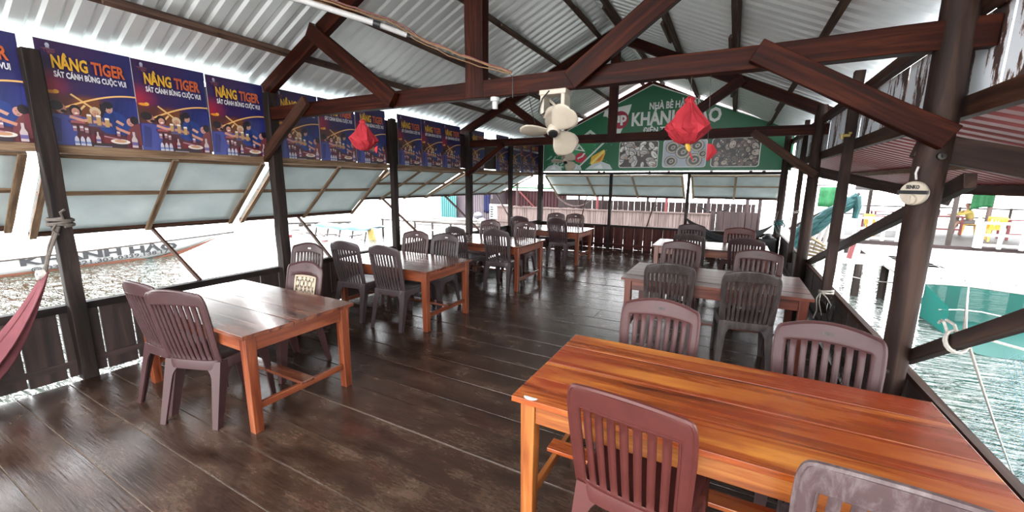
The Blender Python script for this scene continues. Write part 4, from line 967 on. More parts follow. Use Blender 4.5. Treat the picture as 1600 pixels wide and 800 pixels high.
def wraps(x, y, z, r, n, dz, rr, lab, m, tail=(), r2=None):
    b = MB(); pts = []
    for i in range(n*14+1):
        a = 2*PI*i/14; pts.append((x+r*math.cos(a), y+r*math.sin(a), z+dz*i/14+.006*math.sin(a*1.5)))
    b.tube(pts, rr, 6)
    for tl in tail: b.tube(tl, rr*.8, 5)
    return tag(b.build('rope_lashing', m, org=(x, y, z), smooth=True), lab, 'rope', 'ropes tied round posts')
wraps(XL, 1.10, 1.235, .068, 4, .017, .010, 'grey rope wound round the hammock post just under the shutter', 'rope_brown', [[(-4.43, 1.10, 1.29), (-4.39, 1.08, 1.35), (-4.37, 1.10, 1.37)], [(-4.44, 1.06, 1.26), (-4.42, 1.03, 1.22), (-4.43, 1.06, 1.18)]])
wraps(.87, 4.72, .585, .056, 3, .012, .007, 'pale frayed rope tied round the foot of the thin tap post', 'rope', [[(.82, 4.68, .6), (.79, 4.64, .55), (.80, 4.62, .44), (.78, 4.6, .36)], [(.82, 4.67, .6), (.81, 4.62, .52), (.84, 4.60, .40)], [(.83, 4.66, .6), (.86, 4.60, .57), (.88, 4.50, .53)]])
wraps(.88, 7.6, 1.17, .045, 3, .012, .006, 'pale twine tied round the thin post beyond the rear truss, upper knot', 'rope', [[(.84, 7.58, 1.18), (.82, 7.6, 1.12), (.83, 7.6, 1.06)]])
wraps(.86, 9.75, .80, .075, 5, .02, .012, 'teal rope bundled round the far right corner post', 'teal_tarp', [[(.82, 9.68, .85), (.87, 9.62, .74), (.93, 9.62, .68), (.96, 9.6, .82), (.9, 9.6, .9)], [(.80, 9.68, .8), (.84, 9.6, .66), (.92, 9.58, .62)]])
# loose wires along the inside of the right wall
b = MB()
for k in range(7):
    pts = [(.80+.015*k, 4.6-.05*k, .56)]
    for i in range(1, 8): pts.append((.86+.05*math.sin(i*1.3+k), 4.6-.05*k-i*.11+.03*math.sin(i*2+k), .56-.075*i+.05*math.sin(i*1.7+k*2)))
    b.tube(pts, .003, 4)
tag(b.build('wire_tangle', 'black', org=(.86, 4.5, .4)), 'tangle of thin dark wires hanging inside the right wall', 'wires')

# ------------------------------------------------------------------ hammocks
t = thing('hammock', 'maroon cloth hammock tied to the post at the left edge', 'hammock', (-4.42, 1.05, 1.2))
b = MB(); pts = [(-4.44, 1.07, 1.24), (-4.42, 1.02, 1.12), (-4.37, .97, 1.02), (-4.32, .93, .93)]; b.tube(pts, [.012, .010, .010, .014], 7); b.tube([(-4.45, 1.05, 1.22), (-4.44, 1.0, 1.1), (-4.36, .95, .98)], .007, 6); b.build('rope', 'rope_brown', t, smooth=True)
b = MB(); pts = []
for i in range(57): a = 2*PI*i/14; pts.append((-4.32+.030*math.cos(a), .925-.0025*i/4, .915+.028*math.sin(a)))
b.tube(pts, .009, 6); b.build('knot', 'rope', t, smooth=True)
b = MB(); nS = 40; nC = 48
def ham(u, v):
    # v along the length from the knot, u across the cloth
    y_ = .93-1.5*v; z_ = .10+.83*abs(2*v-1)**2.2
    g_ = min(1, min(v, 1-v)/.17)**.8; wid = .03+.40*g_; s_ = (u-.5)*2
    pleat = .020*math.sin(u*34)*(1-.6*g_)+.012*math.sin(u*17+v*9)*g_
    x_ = -4.31+wid*.45*s_+pleat
    zz = z_-wid*.42*(1-s_*s_)
    return (x_+.06*g_, y_+pleat*.5, zz+wid*.22)
b.grid(ham, nC, nS); b.build('cloth', 'hammock', t, smooth='all', solid=.003)
t = thing('hammock', 'dark net hammock slung low in the far right corner', 'hammock', (.8, 9.7, .9))
b = MB(); b.tube([(.84, 9.72, 1.12), (.80, 9.6, .92), (.74, 9.5, .80)], .008, 6); b.build('rope', 'rope_brown', t, smooth=True)
b = MB(); b.tube([(-.89, 9.90, 1.05), (-.85, 9.7, .85)], .006, 6); b.build('rope', 'rope_brown', t, smooth=True)
b = MB()
def ham2(u, v):
    x_ = .74-1.59*v; sag = 4*v*(1-v); z_ = .80+.05*v-.42*sag; wid = .02+.34*min(1, min(v, 1-v)*5); s_ = (u-.5)*2
    return (x_, 9.50+.2*v+wid*.4*s_+.01*math.sin(u*30), z_+wid*.55*s_*s_-wid*.2+.012*math.sin(u*22+v*5))
b.grid(ham2, 30, 30); b.build('netting', 'hammock_dark', t, smooth='all', solid=.004)
b = MB(); b.box((.55, 9.35, 0), (.84, 9.6, .55)); b.lathe([(.10, .0), (.11, .02), (.06, .05), (.05, .1), (.0, .1)], (.70, 9.48, .55), (0, 0, 1), 14)  # plain black box with a round neck on top
tag(b.build('black_mass', 'black', org=(.7, 9.48, 0), bevel=.03), 'black box-shaped mass standing in the far right corner', 'drum')

# ------------------------------------------------------------------ outside left: long boat, moorings, huts
t = thing('longboat', 'long white boat with black lettering lying outside the left opening', 'boat', (-15.3, 3, -.75))
def hull(v):
    # v 0 (stern side, beyond the frame) .. 1 (bow tip)
    y_ = -6+13.85*v; top = -.38+.17*max(0, (v-.6)/.4)**1.5; hw = 1.1*(1-max(0, (v-.55)/.45)**2.0)+.015
    keel = -.95+1.05*max(0, (v-.80)/.20)**1.6*.83
    return y_, top, hw, keel
b = MB(); secs = []; tops = []
for i in range(41):
    y_, top, hw, keel = hull(i/40); keel = min(keel, top-.03); cx = -15.25-hw*.98
    zz = [top, top*.66+keel*.34, top*.34+keel*.66, keel]; ww = [1, .97, .86, .25]
    secs.append([(cx+hw*w_, y_, z_) for z_, w_ in zip(zz, ww)]+[(cx-hw*w_, y_, z_) for z_, w_ in zip(zz[::-1], ww[::-1])])
b.loft(secs); b.build('hull', 'hull_white', t, smooth=True)
b = MB(); s2 = []
for i in range(14, 41):
    y_, top, hw, keel = hull(i/40); keel = min(keel, top-.03); cx = -15.25-hw*.98; f_ = .50 if i < 34 else .50+.3*(i-34)/6
    z1 = max(keel+(top-keel)*.22, -.70 if i < 33 else keel+(top-keel)*.26)
    s2.append([(cx+hw*1.012, y_, min(z1, top)), (cx+hw*.93+.02, y_, keel), (cx+hw*.90, y_, keel), (cx+hw*.98, y_, min(z1, top))])
b.loft(s2); b.build('waterline_band', 'orange_hull', t)
b = MB(); s3 = []
for i in range(41):
    y_, top, hw, keel = hull(i/40); cx = -15.25-hw*.98; s3.append([(cx+hw+.03, y_, top), (cx+hw+.03, y_, top+.03), (cx+hw-.04, y_, top+.03), (cx+hw-.04, y_, top)])
b.loft(s3); b.build('gunwale', 'far_post', t)
text('lettering', 'KHÁNH', .27, (-15.20, 2.90, -.535), (0, 1, 0), (-.05, 0, 1), 'ink', t, .04, 1.90, .004)
text('lettering', 'HẢO', .27, (-15.20, 4.98, -.535), (0, 1, 0), (-.05, 0, 1), 'ink', t, .04, 1.16, .004)
text('lettering', '© 0383.321.303-0339.138.17', .15, (-15.19, 3.05, -.715), (0, 1, .03), (-.05, 0, 1), 'ink', t, .02, 2.85, .004)

def piles(prefix_label, pts, r, z0, z1, m='far_post', grp='piles'):
    for k, (x, y_) in enumerate(pts):
        b = MB(); b.log((x, y_, z0), (x+random.uniform(-.04, .04), y_, z1+random.uniform(-.05, .05)), r, r*.9, 8, 3, .006)
        tag(b.build('mooring_pile', m, org=(x, y_, z0)), prefix_label, 'pile', grp)
# jetty with rails across the left background
t = thing('jetty', 'bleached plank jetty with a rail in the left background', 'jetty', (-11, 13.2, -.75))
b = MB()
for k in range(26): b.bar((-13.2+.18*k, 12.6, -.30), (-13.2+.18*k, 14.2, -.30), .165, .04)
b.build('deck', 'bleached', t)
for k in range(6):
    x = -13.1+.9*k
    b = MB(); b.log((x, 12.7, -.9), (x, 12.7, .02), .05, .045, 8, 3); b.build('post', 'far_post', t)
b = MB(); b.bar((-13.2, 12.7, -.02), (-8.5, 12.7, .0), .05, .05); b.build('rail', 'far_post', t)
# pile of bleached planks
b = MB()
for k in range(14): b.bar((-12.4+random.uniform(-.2, .2), 14.0+random.uniform(-.4, .5), -.22+.022*k), (-8.9+random.uniform(-.3, .3), 14.1+random.uniform(-.3, .5), -.18+.022*k), .14, .03)
tag(b.build('plank_stack', 'bleached', org=(-10.6, 14, -.2)), 'stack of bleached planks lying on the jetty', 'planks')
def corr_wall(bm, x0, x1, y_, z0, z1, pitch=.12, h=.03):
    prof = []; x = x0
    while x < x1: prof += [(x, 0), (x+pitch*.4, 0), (x+pitch*.5, h), (x+pitch*.9, h)]; x += pitch
    bm.loft([[(px, y_-d, z) for px, d in prof] for z in (z0, z1)], closed=False)
b = MB(); corr_wall(b, -12.55, -11.65, 16, -.35, 1.0); tag(b.build('sheet_panel', 'teal_sheet', org=(-12.1, 16, -.3), solid=.004), 'pale teal corrugated sheet beside the lilac hut', 'sheet')
t = thing('hut', 'lilac grey corrugated hut beyond the left opening', 'hut', (-10.9, 16.4, -.4))
b = MB(); corr_wall(b, -11.9, -9.75, 16.3, -.4, 1.25); b.build('front_wall', 'lilac_sheet', t, solid=.004)
b = MB(); b.box((-11.9, 16.33, -.4), (-9.75, 18.3, 1.2)); b.build('body', 'lilac_sheet', t)
b = MB(); b.bar((-10.85, 15.9, 1.42), (-10.85, 18.6, 1.62), 2.6, .04); b.build('roof', 'bleached', t)
b = MB(); b.grid(lambda u, v: (-10.22+.34*u, 16.22+.03*math.sin(u*14), 1.05-.85*v+.03*math.sin(u*9)), 12, 6); tag(b.build('hanging_cloth', 'navy', org=(-10.05, 15.85, .6), solid=.01, smooth='all'), 'dark navy cloth hanging on the lilac hut', 'cloth')
for k, (x, z) in enumerate(((-10.25, -.1), (-9.85, -.12), (-10.05, .12))):
    b = MB(); b.lathe([(.0, -.14), (.16, -.13), (.22, -.02), (.17, .10), (.05, .15), (.0, .15)], (x, 15.5, z), (0, .1, 1), 12); tag(b.build('sack', 'sack', org=(x, 15.5, z), smooth=True), ['pale sack under the navy cloth, lower left', 'pale sack under the navy cloth, lower right', 'pale sack on top of two others under the navy cloth'][k], 'sack', 'pale sacks')
t = thing('notice_board', 'white panel with dark marks standing on posts near the hut', 'board', (-8.7, 15, 0))
b = MB(); b.box((-9.15, 15, .05), (-8.2, 15.03, .68)); b.build('panel', 'white', t)
for k in range(5): b = MB(); b.box((-9.1, 14.985, .12+.1*k), (-8.98+.02*(k % 2), 15.0, .18+.1*k)); b.build('mark', 'ink', t)
for x in (-9.1, -8.25): b = MB(); b.log((x, 15.08, -.9), (x, 15.08, .9), .05, .05, 8, 2); b.build('post', 'far_post', t)
# blue-covered boat and odds and ends
t = thing('tarp_covered_boat', 'small boat under a ragged blue tarpaulin in the left background', 'boat', (-14, 11.8, -.75))
b = MB(); b.loft([[(-16.3+3.9*s_, 11.3+.15*math.cos(a)+wd*math.sin(a)*.0, -.95) if False else (-16.3+3.9*s_, 11.9+wd*math.cos(a), -.72+.34*math.sin(a)*(-1)) for a in [PI*k/8 for k in range(9)]] for s_, wd in ((0, .1), (.15, .5), (.5, .6), (.85, .5), (1, .1))], True, True); b.build('hull', 'hull_white', t, smooth=True)
b = MB(); b.grid(lambda u, v: (-15.9+3.3*u, 11.35+1.1*v, -.36+.12*math.sin(v*PI)+.022*math.sin(u*21)+.02*math.sin(u*9+v*5)), 24, 6); b.build('tarpaulin', 'blue_tarp', t, smooth='all', solid=.01)
for k in range(5): b = MB(); b.bar((-15.8+.75*k, 11.4, -.8), (-15.7+.75*k, 11.42, -.40), .04, .04); b.build('stanchion', 'far_post', t)
for (x, y_, z0, z1, lab) in ((-16.2, 10.5, -1.6, -.66, 'leaning red pole standing in the water at the left'), (-13.95, 10.5, -1.5, -.72, 'short red post in the water beside the blue boat')):
    b = MB(); b.bar((x, y_, z0), (x-.05, y_, z1), .16, .16, up=(0, 1, 0)); tag(b.build('marker_pole', 'red_paint', org=(x, y_, z0)), lab, 'pole', 'red poles')
b = MB()
for k in range(5): b.log((-12.75+.06*k, 11.6+.03*k, -.85), (-12.78+.06*k, 11.6, -.30+.04*(k % 3)), .03, .028, 7, 2)
tag(b.build('bamboo_bundle', 'yellow_tap', org=(-12.65, 11.6, -.8)), 'bundle of yellowish bamboo poles standing in the water', 'bamboo')
t = thing('houseboat', 'low white houseboat with a row of dark windows in the left background', 'boat', (-17.5, 13.2, -.75)); ha, hb = Vector((-18.9, 11.5, -.75)), Vector((-16.1, 14.8, -.75)); hd = (hb-ha).normalized()
b = MB(); b.bar(ha+Vector((0, 0, .16)), hb+Vector((0, 0, .16)), .9, .34); b.build('hull', 'hull_white', t)
b = MB(); b.bar(ha+hd*.5+Vector((0, 0, .38)), hb-hd*.9+Vector((0, 0, .38)), 1.1, .03); b.build('roof', 'far_post', t)
for k in range(7): c = ha+hd*(1.2+.34*k)+Vector((.45*hd.y, -.45*hd.x, .26)); b = MB(); b.bar(c-hd*.09, c+hd*.09, .03, .11); b.build('window', 'far_post', t)
for k in range(9):
    c = Vector((-17.9+.62*k, 11.2+.12*math.sin(k*2), -.62)); b = MB(); b.bar(c, c+Vector((.5, .25*math.sin(k*3), .10*math.cos(k))), .07, .04); tag(b.build('driftwood_pole', 'far_post' if k % 2 else 'reed', org=c), 'loose pole among the clutter by the blue-covered boat', 'pole', 'clutter poles in the left background')
# ------------------------------------------------------------------ outside far end: neighbouring floating house
b = MB()
x = -8.2
while x < -.6: wd = random.uniform(.07, .13); b.box((x, 14.0+random.uniform(-.01, .01), -.2), (x+wd-.006, 14.03, .70+random.uniform(-.012, .02))); x += wd
b.bar((-8.2, 13.97, .10), (-.55, 13.97, .18), .05, .07); b.bar((-8.2, 13.97, .66), (-.55, 13.97, .70), .03, .04)
tag(b.build('slat_fence', 'reed', org=(-4.4, 14, 0)), 'pale pinkish weathered slat wall of the neighbouring floating house', 'fence')
t = thing('neighbour_house', 'open floating house with dark red plank walls behind the pale slat wall', 'house', (-3, 16, -.2))
b = MB(); b.box((-9.5, 14.05, -.3), (1.0, 19, -.2)); b.build('deck', 'far_dark', t)
b = MB(); boards(b, 'x', 16.5, -6.6, .75, -.2, .92, .18, .26, .03, .02); b.build('rear_wall', 'far_dark', t)
b = MB(); boards(b, 'x', 14.1, -.55, .72, -.2, .78, .16, .22, .03, .03); b.build('front_wall', 'far_dark', t)
for x, y_ in ((-7.4, 14.2), (-4.25, 14.4), (-2.85, 16.3), (-1.9, 14.3), (-.65, 14.3), (.42, 14.3), (.75, 14.3), (-5.6, 16.3), (-4.6, 16.3)):
    b = MB(); b.log((x, y_, -.9), (x, y_, 2.55), .05, .045, 8, 3); b.build('post', 'red_paint' if x in (-4.25, -1.9) else 'far_dark', t)
b = MB(); b.bar((-3.4, 13.7, 2.45), (-3.4, 19.5, 2.9), 9.4, .05); b.build('roof', 'sheet_red', t)
t = thing('side_shed', 'maroon corrugated shed wall seen left of the far corner post', 'shed', (-8.6, 18, -.2))
b = MB(); corr_wall(b, -9.8, -6.6, 17.6, -.3, 1.22, .16, .035); b.build('wall', 'shed_red', t, solid=.004)
b = MB(); b.bar((-8.3, 17.2, 1.34), (-8.3, 19.5, 1.5), 4.2, .05); b.build('roof', 'green_cloth', t)
b = MB(); b.bar((-8.9, 17.3, 1.2), (-7.9, 17.3, .3), .05, .07); b.build('brace', 'red_paint', t)
for x0, x1, lab, y_ in ((-1.05, .1, 'dark hammock slung between posts of the neighbouring house, right side', 14.6), (-6.1, -4.6, 'pale hammock slung between posts of the neighbouring house, left side', 15.2)):
    b = MB(); b.grid(lambda u, v: (x0+(x1-x0)*v, y_+.2*(u-.5)+.0, 1.05-.32*4*v*(1-v)-.07*(1-(2*u-1)**2)*4*v*(1-v)), 8, 16)
    tag(b.build('hammock', 'hammock_dark' if x0 > -2 else 'reed', org=((x0+x1)/2, y_, .8), smooth='all', solid=.01), lab, 'hammock', 'hammocks next door')

# ------------------------------------------------------------------ outside right: docks, pen, deck restaurant
t = thing('floating_dock', 'bleached plank dock over the water on the right', 'dock', (4.5, 11.5, 0))
b = MB()
for k in range(24): b.bar((3.0+.30*k, 9.98-.02*k, -.03), (3.3+.30*k, 14.6, -.03), .285, .045)
b.build('deck', 'bleached', t)
b = MB(); b.bar((2.9, 10.02, -.10), (10.2, 9.55, -.10), .09, .11); b.build('edge_beam', 'bleached', t)
for x in (3.75, 4.55, 5.5, 6.6, 7.8): b = MB(); b.log((x, 10.25, -1.4), (x, 10.25, -.05), .09, .085, 10, 3); b.build('pile', 'bleached' if x < 4 else 'far_post', t)
t = thing('walkway', 'narrow bleached walkway on piles, left of the big log post', 'walkway', (2.2, 11, 0))
b = MB()
for k in range(5): b.bar((.9, 11.0+.28*k, -.03), (3.9, 11.25+.28*k, -.03), .26, .045)
b.build('deck', 'bleached', t)
for x, y_ in ((1.55, 11.0), (2.52, 11.05), (2.98, 11.1), (3.30, 10.9)): b = MB(); b.log((x, y_, -1.4), (x, y_, -.05), .075, .07, 8, 3); b.build('pile', 'far_post', t)
b = MB(); b.bar((2.42, 11.45, .0), (2.50, 11.5, .55), .09, .06); tag(b.build('marker_pole', 'red_paint', org=(2.42, 11.45, 0)), 'leaning red board on the walkway below the white railing', 'board')
wl_lab = ['golden new plank on the walkway, top of the small pile', 'golden new plank on the walkway, second in the small pile', 'golden new plank on the walkway, third in the small pile', 'golden new plank on the walkway, fourth in the small pile', 'golden new plank on the walkway, lowest of the small pile']
for k in range(5): b = MB(); b.bar((1.30-.05*k+.10*(4-k), 11.5, .40-.075*k), (1.95+.02*k, 11.35, .25-.07*k), .12, .035); tag(b.build('plank', 'golden', org=(1.6, 11.4, .4-.075*k)), wl_lab[k], 'plank', 'golden planks on the walkway')
for k in range(6): b = MB(); b.bar((1.42+.11*k, 11.9, -.0), (1.58+.11*k, 12.0, .86+.03*(k % 3)), .09, .03); tag(b.build('plank', 'bleached', org=(1.42+.11*k, 11.9, 0)), 'pale plank leaning upright behind the golden planks', 'plank', 'leaning pale planks')
t = thing('rolled_net', 'teal net rolled on a sloping pole beyond the right opening', 'net', (1.9, 11, .9))
b = MB(); b.bar((1.2, 11.05, .62), (2.35, 11.05, 1.44), .05, .06); b.build('pole', 'far_post', t)
b = MB()
for k in range(9):
    pts = [(1.30+1.0*i/8, 10.98+.03*math.sin(i+k), .50+.90*(i/8)**.8-.05*k*(.4+.6*(1-i/8))+.03*math.sin(i*1.7+k*2.1)) for i in range(9)]; b.tube(pts, [.05+.018*math.sin(i*2+k) for i in range(9)], 7)
b.tube([(2.28, 10.98, 1.38), (2.33, 10.97, 1.15), (2.31, 10.97, .92)], [.09, .07, .05], 8); b.build('netting', 'teal_tarp', t, smooth=True)
b = MB(); b.grid(lambda u, v: (1.95+.42*u, 13+.03*math.sin(u*12), 1.56-.5*v), 10, 4); hn_ = tag(b.build('hanging_net', 'green_cloth', org=(2.1, 13, 1.3), solid=.01, smooth='all'), 'green net sheet hanging above the rolled teal net', 'net')
b = MB(); b.log((2.42, 13.03, -.9), (2.42, 13.03, 1.75), .04, .035, 7, 3); b.bar((1.8, 13.03, 1.6), (2.5, 13.03, 1.6), .03, .03); b.build('net_pole', 'far_post', hn_)

# green pen net in the water
t = thing('net_pen', 'green net fish pen hanging in the water below the dock', 'fish pen', (4, 9.8, -.75))
b = MB(); b.grid(lambda u, v: (3.22+5.2*u, 9.84-.25*u+.006*math.sin(u*40), -.14-.62*v+.025*math.sin(u*17)*(1-v)), 50, 4); b.grid(lambda u, v: (3.22+.02*math.sin(v*9), 9.84-1.0*u, -.14-.16*u-.62*v), 8, 4); b.build('net_wall', 'pen_net', t, smooth='all')
b = MB(); b.grid(lambda u, v: (3.25+5.2*u, 9.82-.25*u-1.9*v, -.735+.012*math.sin(u*60+v*9)), 60, 12); b.build('floating_net', 'pen_net', t, smooth='all')
b = MB(); b.tube([(3.22+5.2*i/20, 9.84-.25*i/20, -.13+.025*math.sin(i/20*17)) for i in range(21)], .012, 6); b.tube([(3.2+4.9*i/20, 9.1-.2*i/20, -.42+.05*math.sin(i)) for i in range(21)], .010, 6); b.build('rope', 'rope', t, smooth=True)
def rope(pts, r, lab, m='rope'):
    b = MB(); b.tube(pts, r, 6); return tag(b.build('mooring_rope', m, org=pts[0], smooth=True), lab, 'rope', 'pale ropes over the water')
def cat(a, c, sag, n=12): a, c = Vector(a), Vector(c); return [a.lerp(c, i/n)-Vector((0, 0, sag*4*(i/n)*(1-i/n))) for i in range(n+1)]
rope(cat((3.85, 10.05, .0), (.95, 2.43, .975), .05), .008, 'white rope stretched from the dock to the knot on the sloping brace')
rope(cat((.95, 2.42, .97), (2.2, 4.4, -.73), .02), .007, 'white rope running down from the brace knot into the water')
rope(cat((.95, 2.44, .97), (3.3, 4.1, .35), .05), .007, 'thin rope from the brace knot toward the right edge')
b = MB(); kd = Vector((0, -3.5, 1.96)).normalized(); ku = kd.cross(Vector((1, 0, 0))).normalized(); kc = Vector((.93, 2.44, .919)); pts = []
for i in range(43): a = 2*PI*i/14; pts.append(kc+kd*(.009*i/14)+Vector((1, 0, 0))*.036*math.cos(a)+ku*.050*math.sin(a))
b.tube(pts, .006, 6); b.tube([kc+ku*-.05, kc+Vector((-.03, .05, .075)), kc+Vector((-.02, .10, .07)), kc+Vector((-.02, .12, .05))], .006, 6); b.tube([kc+Vector((0, 0, .05)), kc+Vector((-.02, -.02, .085)), kc+Vector((-.03, .03, .09))], .007, 6)
tag(b.build('rope_lashing', 'rope', org=kc, smooth=True), 'white rope knot on the sloping brace at right', 'rope', 'ropes tied round posts')
rope(cat((.89, 4.75, .57), (2.4, 7.4, -.72), .06), .008, 'pale rope from the foot of the tap post down to the water')
rope(cat((1.6, 10.95, -.04), (3.2, 10.9, -.35), .12), .010, 'slack rope looped along the walkway edge')
# fishing net hanging from the ropes
b = MB(); N = 46
def fnet(u, v): return Vector((1.35+1.75*u-.35*v*u, 3.05+1.0*u+.5*v, .74-.38*u-1.42*v*(1-.12*u)+.05*math.sin(u*11+v*3)*v))
for k in range(N+1):
    q = k/N
    for d in (-1, 1):
        pts = []
        for i in range(33):
            v = i/32; u = q+d*v*.55
            if 0 <= u <= 1: pts.append(fnet(u, v))
        if len(pts) > 2: b.tube(pts, .0013, 3)
tag(b.build('fishing_net', 'fish_net', org=(1.8, 3.4, .3)), 'pale blue fishing net hanging over the water at the right edge', 'net')

# deck restaurant
DZ = -.24
t = thing('restaurant_deck', 'dark plank deck of the restaurant across the water on the right', 'deck', (9, 22, DZ))
b = MB()
for k in range(38): b.bar((2.2, 18.0+.29*k, DZ-.03), (19, 18.0+.29*k, DZ-.03), .28, .05)
b.build('planks', 'far_deck', t)
b = MB(); b.bar((2.26, 17.8, DZ-.05), (5.8, 17.8, DZ-.05), .08, .14); b.bar((5.8, 17.8, DZ-.07), (18, 17.0, DZ-.07), .08, .14); b.build('edge_board', 'far_dark', t)
for x in (2.8, 3.7, 4.15, 4.7, 5.2, 6.1, 7.3, 8.7): b = MB(); b.log((x, 18.0, -1.4), (x+.03, 18.0, DZ-.05), .085, .08, 8, 3); b.build('pile', 'far_post', t)
b = MB(); b.bar((10.5, 18.0, 3.4), (10.5, 29, 4.0), 17, .05); b.build('roof', 'sheet_red', t)
b = MB(); b.bar((2.2, 18.1, 3.3), (19, 18.1, 3.3), .1, .14); b.build('roof_beam', 'far_post', t)
for x in (2.4, 6.25, 13.4): b = MB(); b.log((x, 18.05, DZ), (x, 18.05, 3.3), .07, .065, 8, 3); b.build('post', 'far_post', t)
def railing(x0, y0_, x1, y1_, n, lab):
    t = thing('railing', lab, 'railing', ((x0+x1)/2, (y0_+y1_)/2, DZ), 'white railings on the far deck'); P = lambda q, z: (x0+(x1-x0)*q, y0_+(y1_-y0_)*q, DZ+z)
    for k in range(n+1): b = MB(); wd = .16 if k in (0, n) else .08; b.bar(P(k/n, 0), P(k/n, .80), wd, wd, up=(0, 1, 0)); b.build('post', 'white', t)
    for z in (.10, .41, .77): b = MB(); b.bar(P(0, z), P(1, z), .06, .075); b.build('rail', 'white', t)
railing(3.45, 17.9, 5.7, 17.9, 6, 'white railing seen left of the big log post')
railing(6.74, 17.6, 12.1, 17.1, 12, 'white railing right of the big log post')
def plain_table(x, y_, lab, m='red_paint', L=1.2, W_=.7, H=.72):
    t = thing('deck_table', lab, 'table', (x, y_, DZ), 'red tables on the far deck')
    b = MB(); b.box((x-L/2, y_-W_/2, DZ+H-.04), (x+L/2, y_+W_/2, DZ+H)); b.build('tabletop', m, t)
    for sx in (-1, 1):
        for sy in (-1, 1): b = MB(); b.bar((x+sx*(L/2-.06), y_+sy*(W_/2-.06), DZ), (x+sx*(L/2-.06), y_+sy*(W_/2-.06), DZ+H-.04), .06, .06, up=(0, 1, 0)); b.build('leg', m, t)
    b = MB(); b.bar((x-L/2+.06, y_-W_/2+.06, DZ+.2), (x+L/2-.06, y_-W_/2+.06, DZ+.2), .04, .05); b.build('stretcher', m, t)
plain_table(7.33, 22.25, 'red table the person in the mustard shirt is leaning on'); plain_table(9.2, 21.1, 'red table behind the white railing at the right edge'); plain_table(5.2, 20.6, 'red table seen behind the white railing left of the log post'); plain_table(6.3, 24.3, 'red table furthest back, left of the person in the mustard shirt')
b = MB(); b.box((6.85, 22.05, DZ+.725), (7.25, 22.40, DZ+.95)); tag(b.build('basket', 'far_post', org=(7.0, 22.2, DZ+.725), bevel=.02), 'dark basket on the red table in front of the person', 'basket')
def deck_chair(x, y_, rz, lab):
    t = thing('plastic_chair', lab, 'chair', (x, y_, DZ), 'yellow chairs on the far deck'); R_ = Matrix.Rotation(rz, 3, 'Z'); B = Vector((x, y_, DZ)); Q = lambda a, c, e: B+R_ @ Vector((a, c, e))
    b = MB(); b.loft([[Q(-.21, -.2, z), Q(.21, -.2, z), Q(.21, .2, z), Q(-.21, .2, z)] for z in (.40, .43)]); b.build('seat', 'yellow', t, bevel=.012)
    for sx in (-1, 1):
        for sy in (-1, 1): b = MB(); b.bar(Q(sx*.2, sy*.22, 0), Q(sx*.17, sy*.17, .41), .04, .04, up=(0, 1, 0), w1=.06, h1=.06); b.build('leg', 'yellow', t)
    b = MB()
    for k in range(5): b.bar(Q(-.16+.08*k, -.19, .42), Q(-.16+.08*k, -.27, .76), .05, .014)
    b.bar(Q(-.21, -.275, .79), Q(.21, -.275, .79), .02, .09); b.bar(Q(-.20, -.19, .42), Q(-.20, -.275, .80), .04, .02); b.bar(Q(.20, -.19, .42), Q(.20, -.275, .80), .04, .02); b.build('backrest', 'yellow', t)
deck_chair(8.18, 22.2, math.radians(80), 'yellow chair the person in the mustard shirt sits on'); deck_chair(7.9, 20.0, math.radians(20), 'yellow chair behind the left end of the right-hand white railing'); deck_chair(8.25, 20.6, math.radians(-20), 'second yellow chair behind the right-hand white railing, just right of another'); deck_chair(7.2, 23.6, math.radians(185), 'orange-yellow chair behind the table of the person in mustard'); deck_chair(4.7, 19.4, math.radians(-60), 'yellow chair behind the white railing left of the log post')
t = thing('hanging_cloth', 'bright green cloth hanging beside the person in the mustard shirt', 'cloth', (8.2, 21.7, 1.3))
b = MB(); b.grid(lambda u, v: (7.92+.56*u, 21.7+.05*math.sin(u*11), 1.33-.56*v*(1.1-.35*u)+.04*math.sin(u*4)), 10, 6); b.build('cloth', 'green_cloth', t, solid=.01, smooth='all')
b = MB(); b.tube([(6.25, 21.7, 1.38), (8.2, 21.7, 1.33), (11.6, 21.75, 1.42)], .01, 5); b.build('line', 'far_post', t)
for x, y_, lab in ((8.5, 21.85, 'pinkish post behind the green cloth on the far deck'), (11.6, 22.0, 'grey post at the far right of the far deck'), (5.64, 24.7, 'thin post left of the tables on the far deck')):
    b = MB(); b.log((x, y_, DZ), (x, y_, 3.55), .08, .075, 8, 3); tag(b.build('deck_post', 'reed' if x == 8.5 else 'far_post', org=(x, y_, DZ)), lab, 'post', 'posts of the far deck')
b = MB(); b.bar((4.2, 26.8, DZ+.85), (18, 26.8, DZ+.85), .06, .06); b.bar((4.2, 26.8, DZ+.42), (18, 26.8, DZ+.42), .06, .06)
for k in range(9): b.bar((4.5+1.65*k, 26.8, DZ), (4.5+1.65*k, 26.8, DZ+.9), .07, .07, up=(0, 1, 0))
tag(b.build('rear_railing', 'far_post', org=(11, 26.8, DZ)), 'dark wooden railing along the back of the far deck', 'railing')

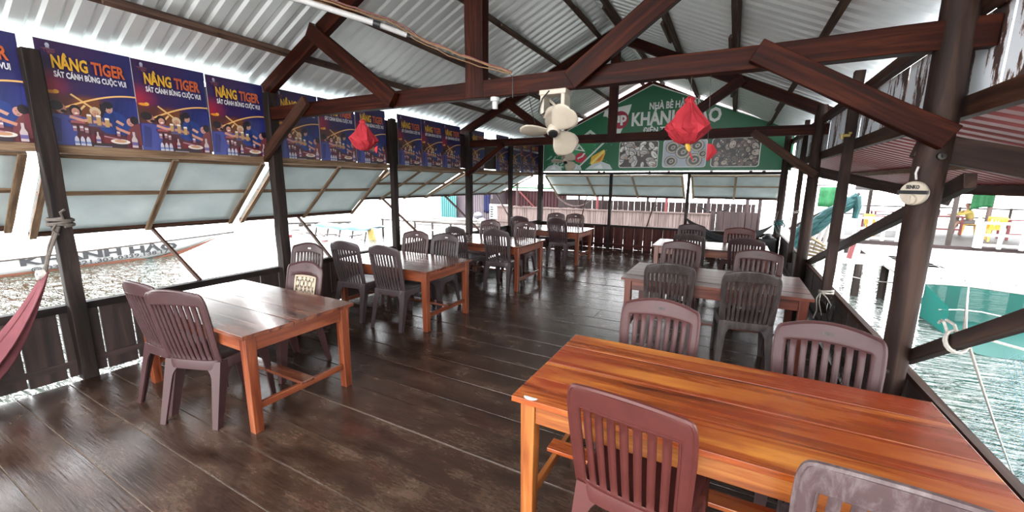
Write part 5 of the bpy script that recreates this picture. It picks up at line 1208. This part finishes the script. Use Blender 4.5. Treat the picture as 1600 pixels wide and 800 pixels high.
# person at the far deck: seated, leaning one arm on the table
def skinned(name, joints, edges, m, parent=None, org=None, sub=2):
    o_ = Vector(org) if org is not None else (ORG[parent] if parent else Vector())
    me = bpy.data.meshes.new(name); me.from_pydata([Vector(j[0])-o_ for j in joints], edges, []); o = bpy.data.objects.new(name, me); COL.objects.link(o)
    if parent: o.parent = parent
    else: o.location = o_
    ORG[o] = o_
    o.modifiers.new('skin', 'SKIN'); md = o.modifiers.new('smooth', 'SUBSURF'); md.levels = sub; md.render_levels = sub
    for i, j in enumerate(joints):
        r = j[1] if isinstance(j[1], tuple) else (j[1], j[1]); me.skin_vertices[0].data[i].radius = r; me.skin_vertices[0].data[i].use_root = (i == 0)
    me.materials.append(M[m]); return o
B = Vector((8.18, 22.2, DZ))
def J(x, y_, z, r): return (B+Vector((x, y_, z)), r)
joints = [J(0, 0, .50, (.13, .10)), J(-.04, 0, .70, (.12, .09)), J(-.10, 0, .90, (.13, .085)), J(-.12, 0, 1.00, .05), J(-.14, 0, 1.06, .05), J(-.16, 0, 1.16, (.075, .09)), J(-.15, 0, 1.23, .06),
          J(-.12, -.19, .92, .05), J(-.34, -.21, .80, .042), J(-.60, -.14, .77, .034), J(-.67, -.13, .765, .025),
          J(-.12, .19, .92, .05), J(-.32, .22, .78, .042), J(-.55, .12, .77, .034), J(-.62, .10, .765, .025),
          J(-.05, -.10, .48, .085), J(-.42, -.13, .47, .062), J(-.50, -.13, .08, .04), J(-.60, -.14, .035, .03),
          J(-.05, .10, .48, .085), J(-.42, .13, .47, .062), J(-.36, .13, .08, .04), J(-.46, .14, .035, .03)]
edges = [(0, 1), (1, 2), (2, 3), (3, 4), (4, 5), (5, 6), (2, 7), (7, 8), (8, 9), (9, 10), (2, 11), (11, 12), (12, 13), (13, 14), (0, 15), (15, 16), (16, 17), (17, 18), (0, 19), (19, 20), (20, 21), (21, 22)]
k = len(joints)
for s_, wr, pts in ((-1, 10, ((-.72, -.16), (-.735, -.14), (-.735, -.12), (-.72, -.10))), (1, 14, ((-.67, .13), (-.685, .11), (-.685, .09), (-.67, .07)))):
    for fx, fy in pts: joints.append(J(fx, fy, .755, .009)); edges.append((wr, k)); k += 1
    tx, ty = (-.66, -.09) if s_ < 0 else (-.61, .06); joints.append(J(tx, ty, .755, .010)); edges.append((wr, k)); k += 1
pr = skinned('person', joints, edges, 'skin', org=B); tag(pr, 'person in a mustard shirt sitting on a yellow chair, leaning on the red table', 'person')
skinned('shirt', [J(0, 0, .52, (.155, .125)), J(-.04, 0, .70, (.145, .115)), J(-.10, 0, .90, (.15, .105)), J(-.115, 0, .97, .07), J(-.12, -.19, .92, .068), J(-.34, -.21, .80, .06), J(-.48, -.17, .785, .052), J(-.12, .19, .92, .068), J(-.32, .22, .78, .06), J(-.45, .17, .78, .052)], [(0, 1), (1, 2), (2, 3), (2, 4), (4, 5), (5, 6), (2, 7), (7, 8), (8, 9)], 'shirt', pr)
skinned('shorts', [J(.0, 0, .48, (.15, .12)), J(-.05, -.10, .48, .10), J(-.32, -.125, .475, .085), J(-.05, .10, .48, .10), J(-.32, .125, .475, .085)], [(0, 1), (1, 2), (0, 3), (3, 4)], 'grey_shorts', pr)
skinned('hair', [J(-.145, 0, 1.21, (.088, .10)), J(-.115, 0, 1.13, (.075, .08))], [(0, 1)], 'hair', pr)
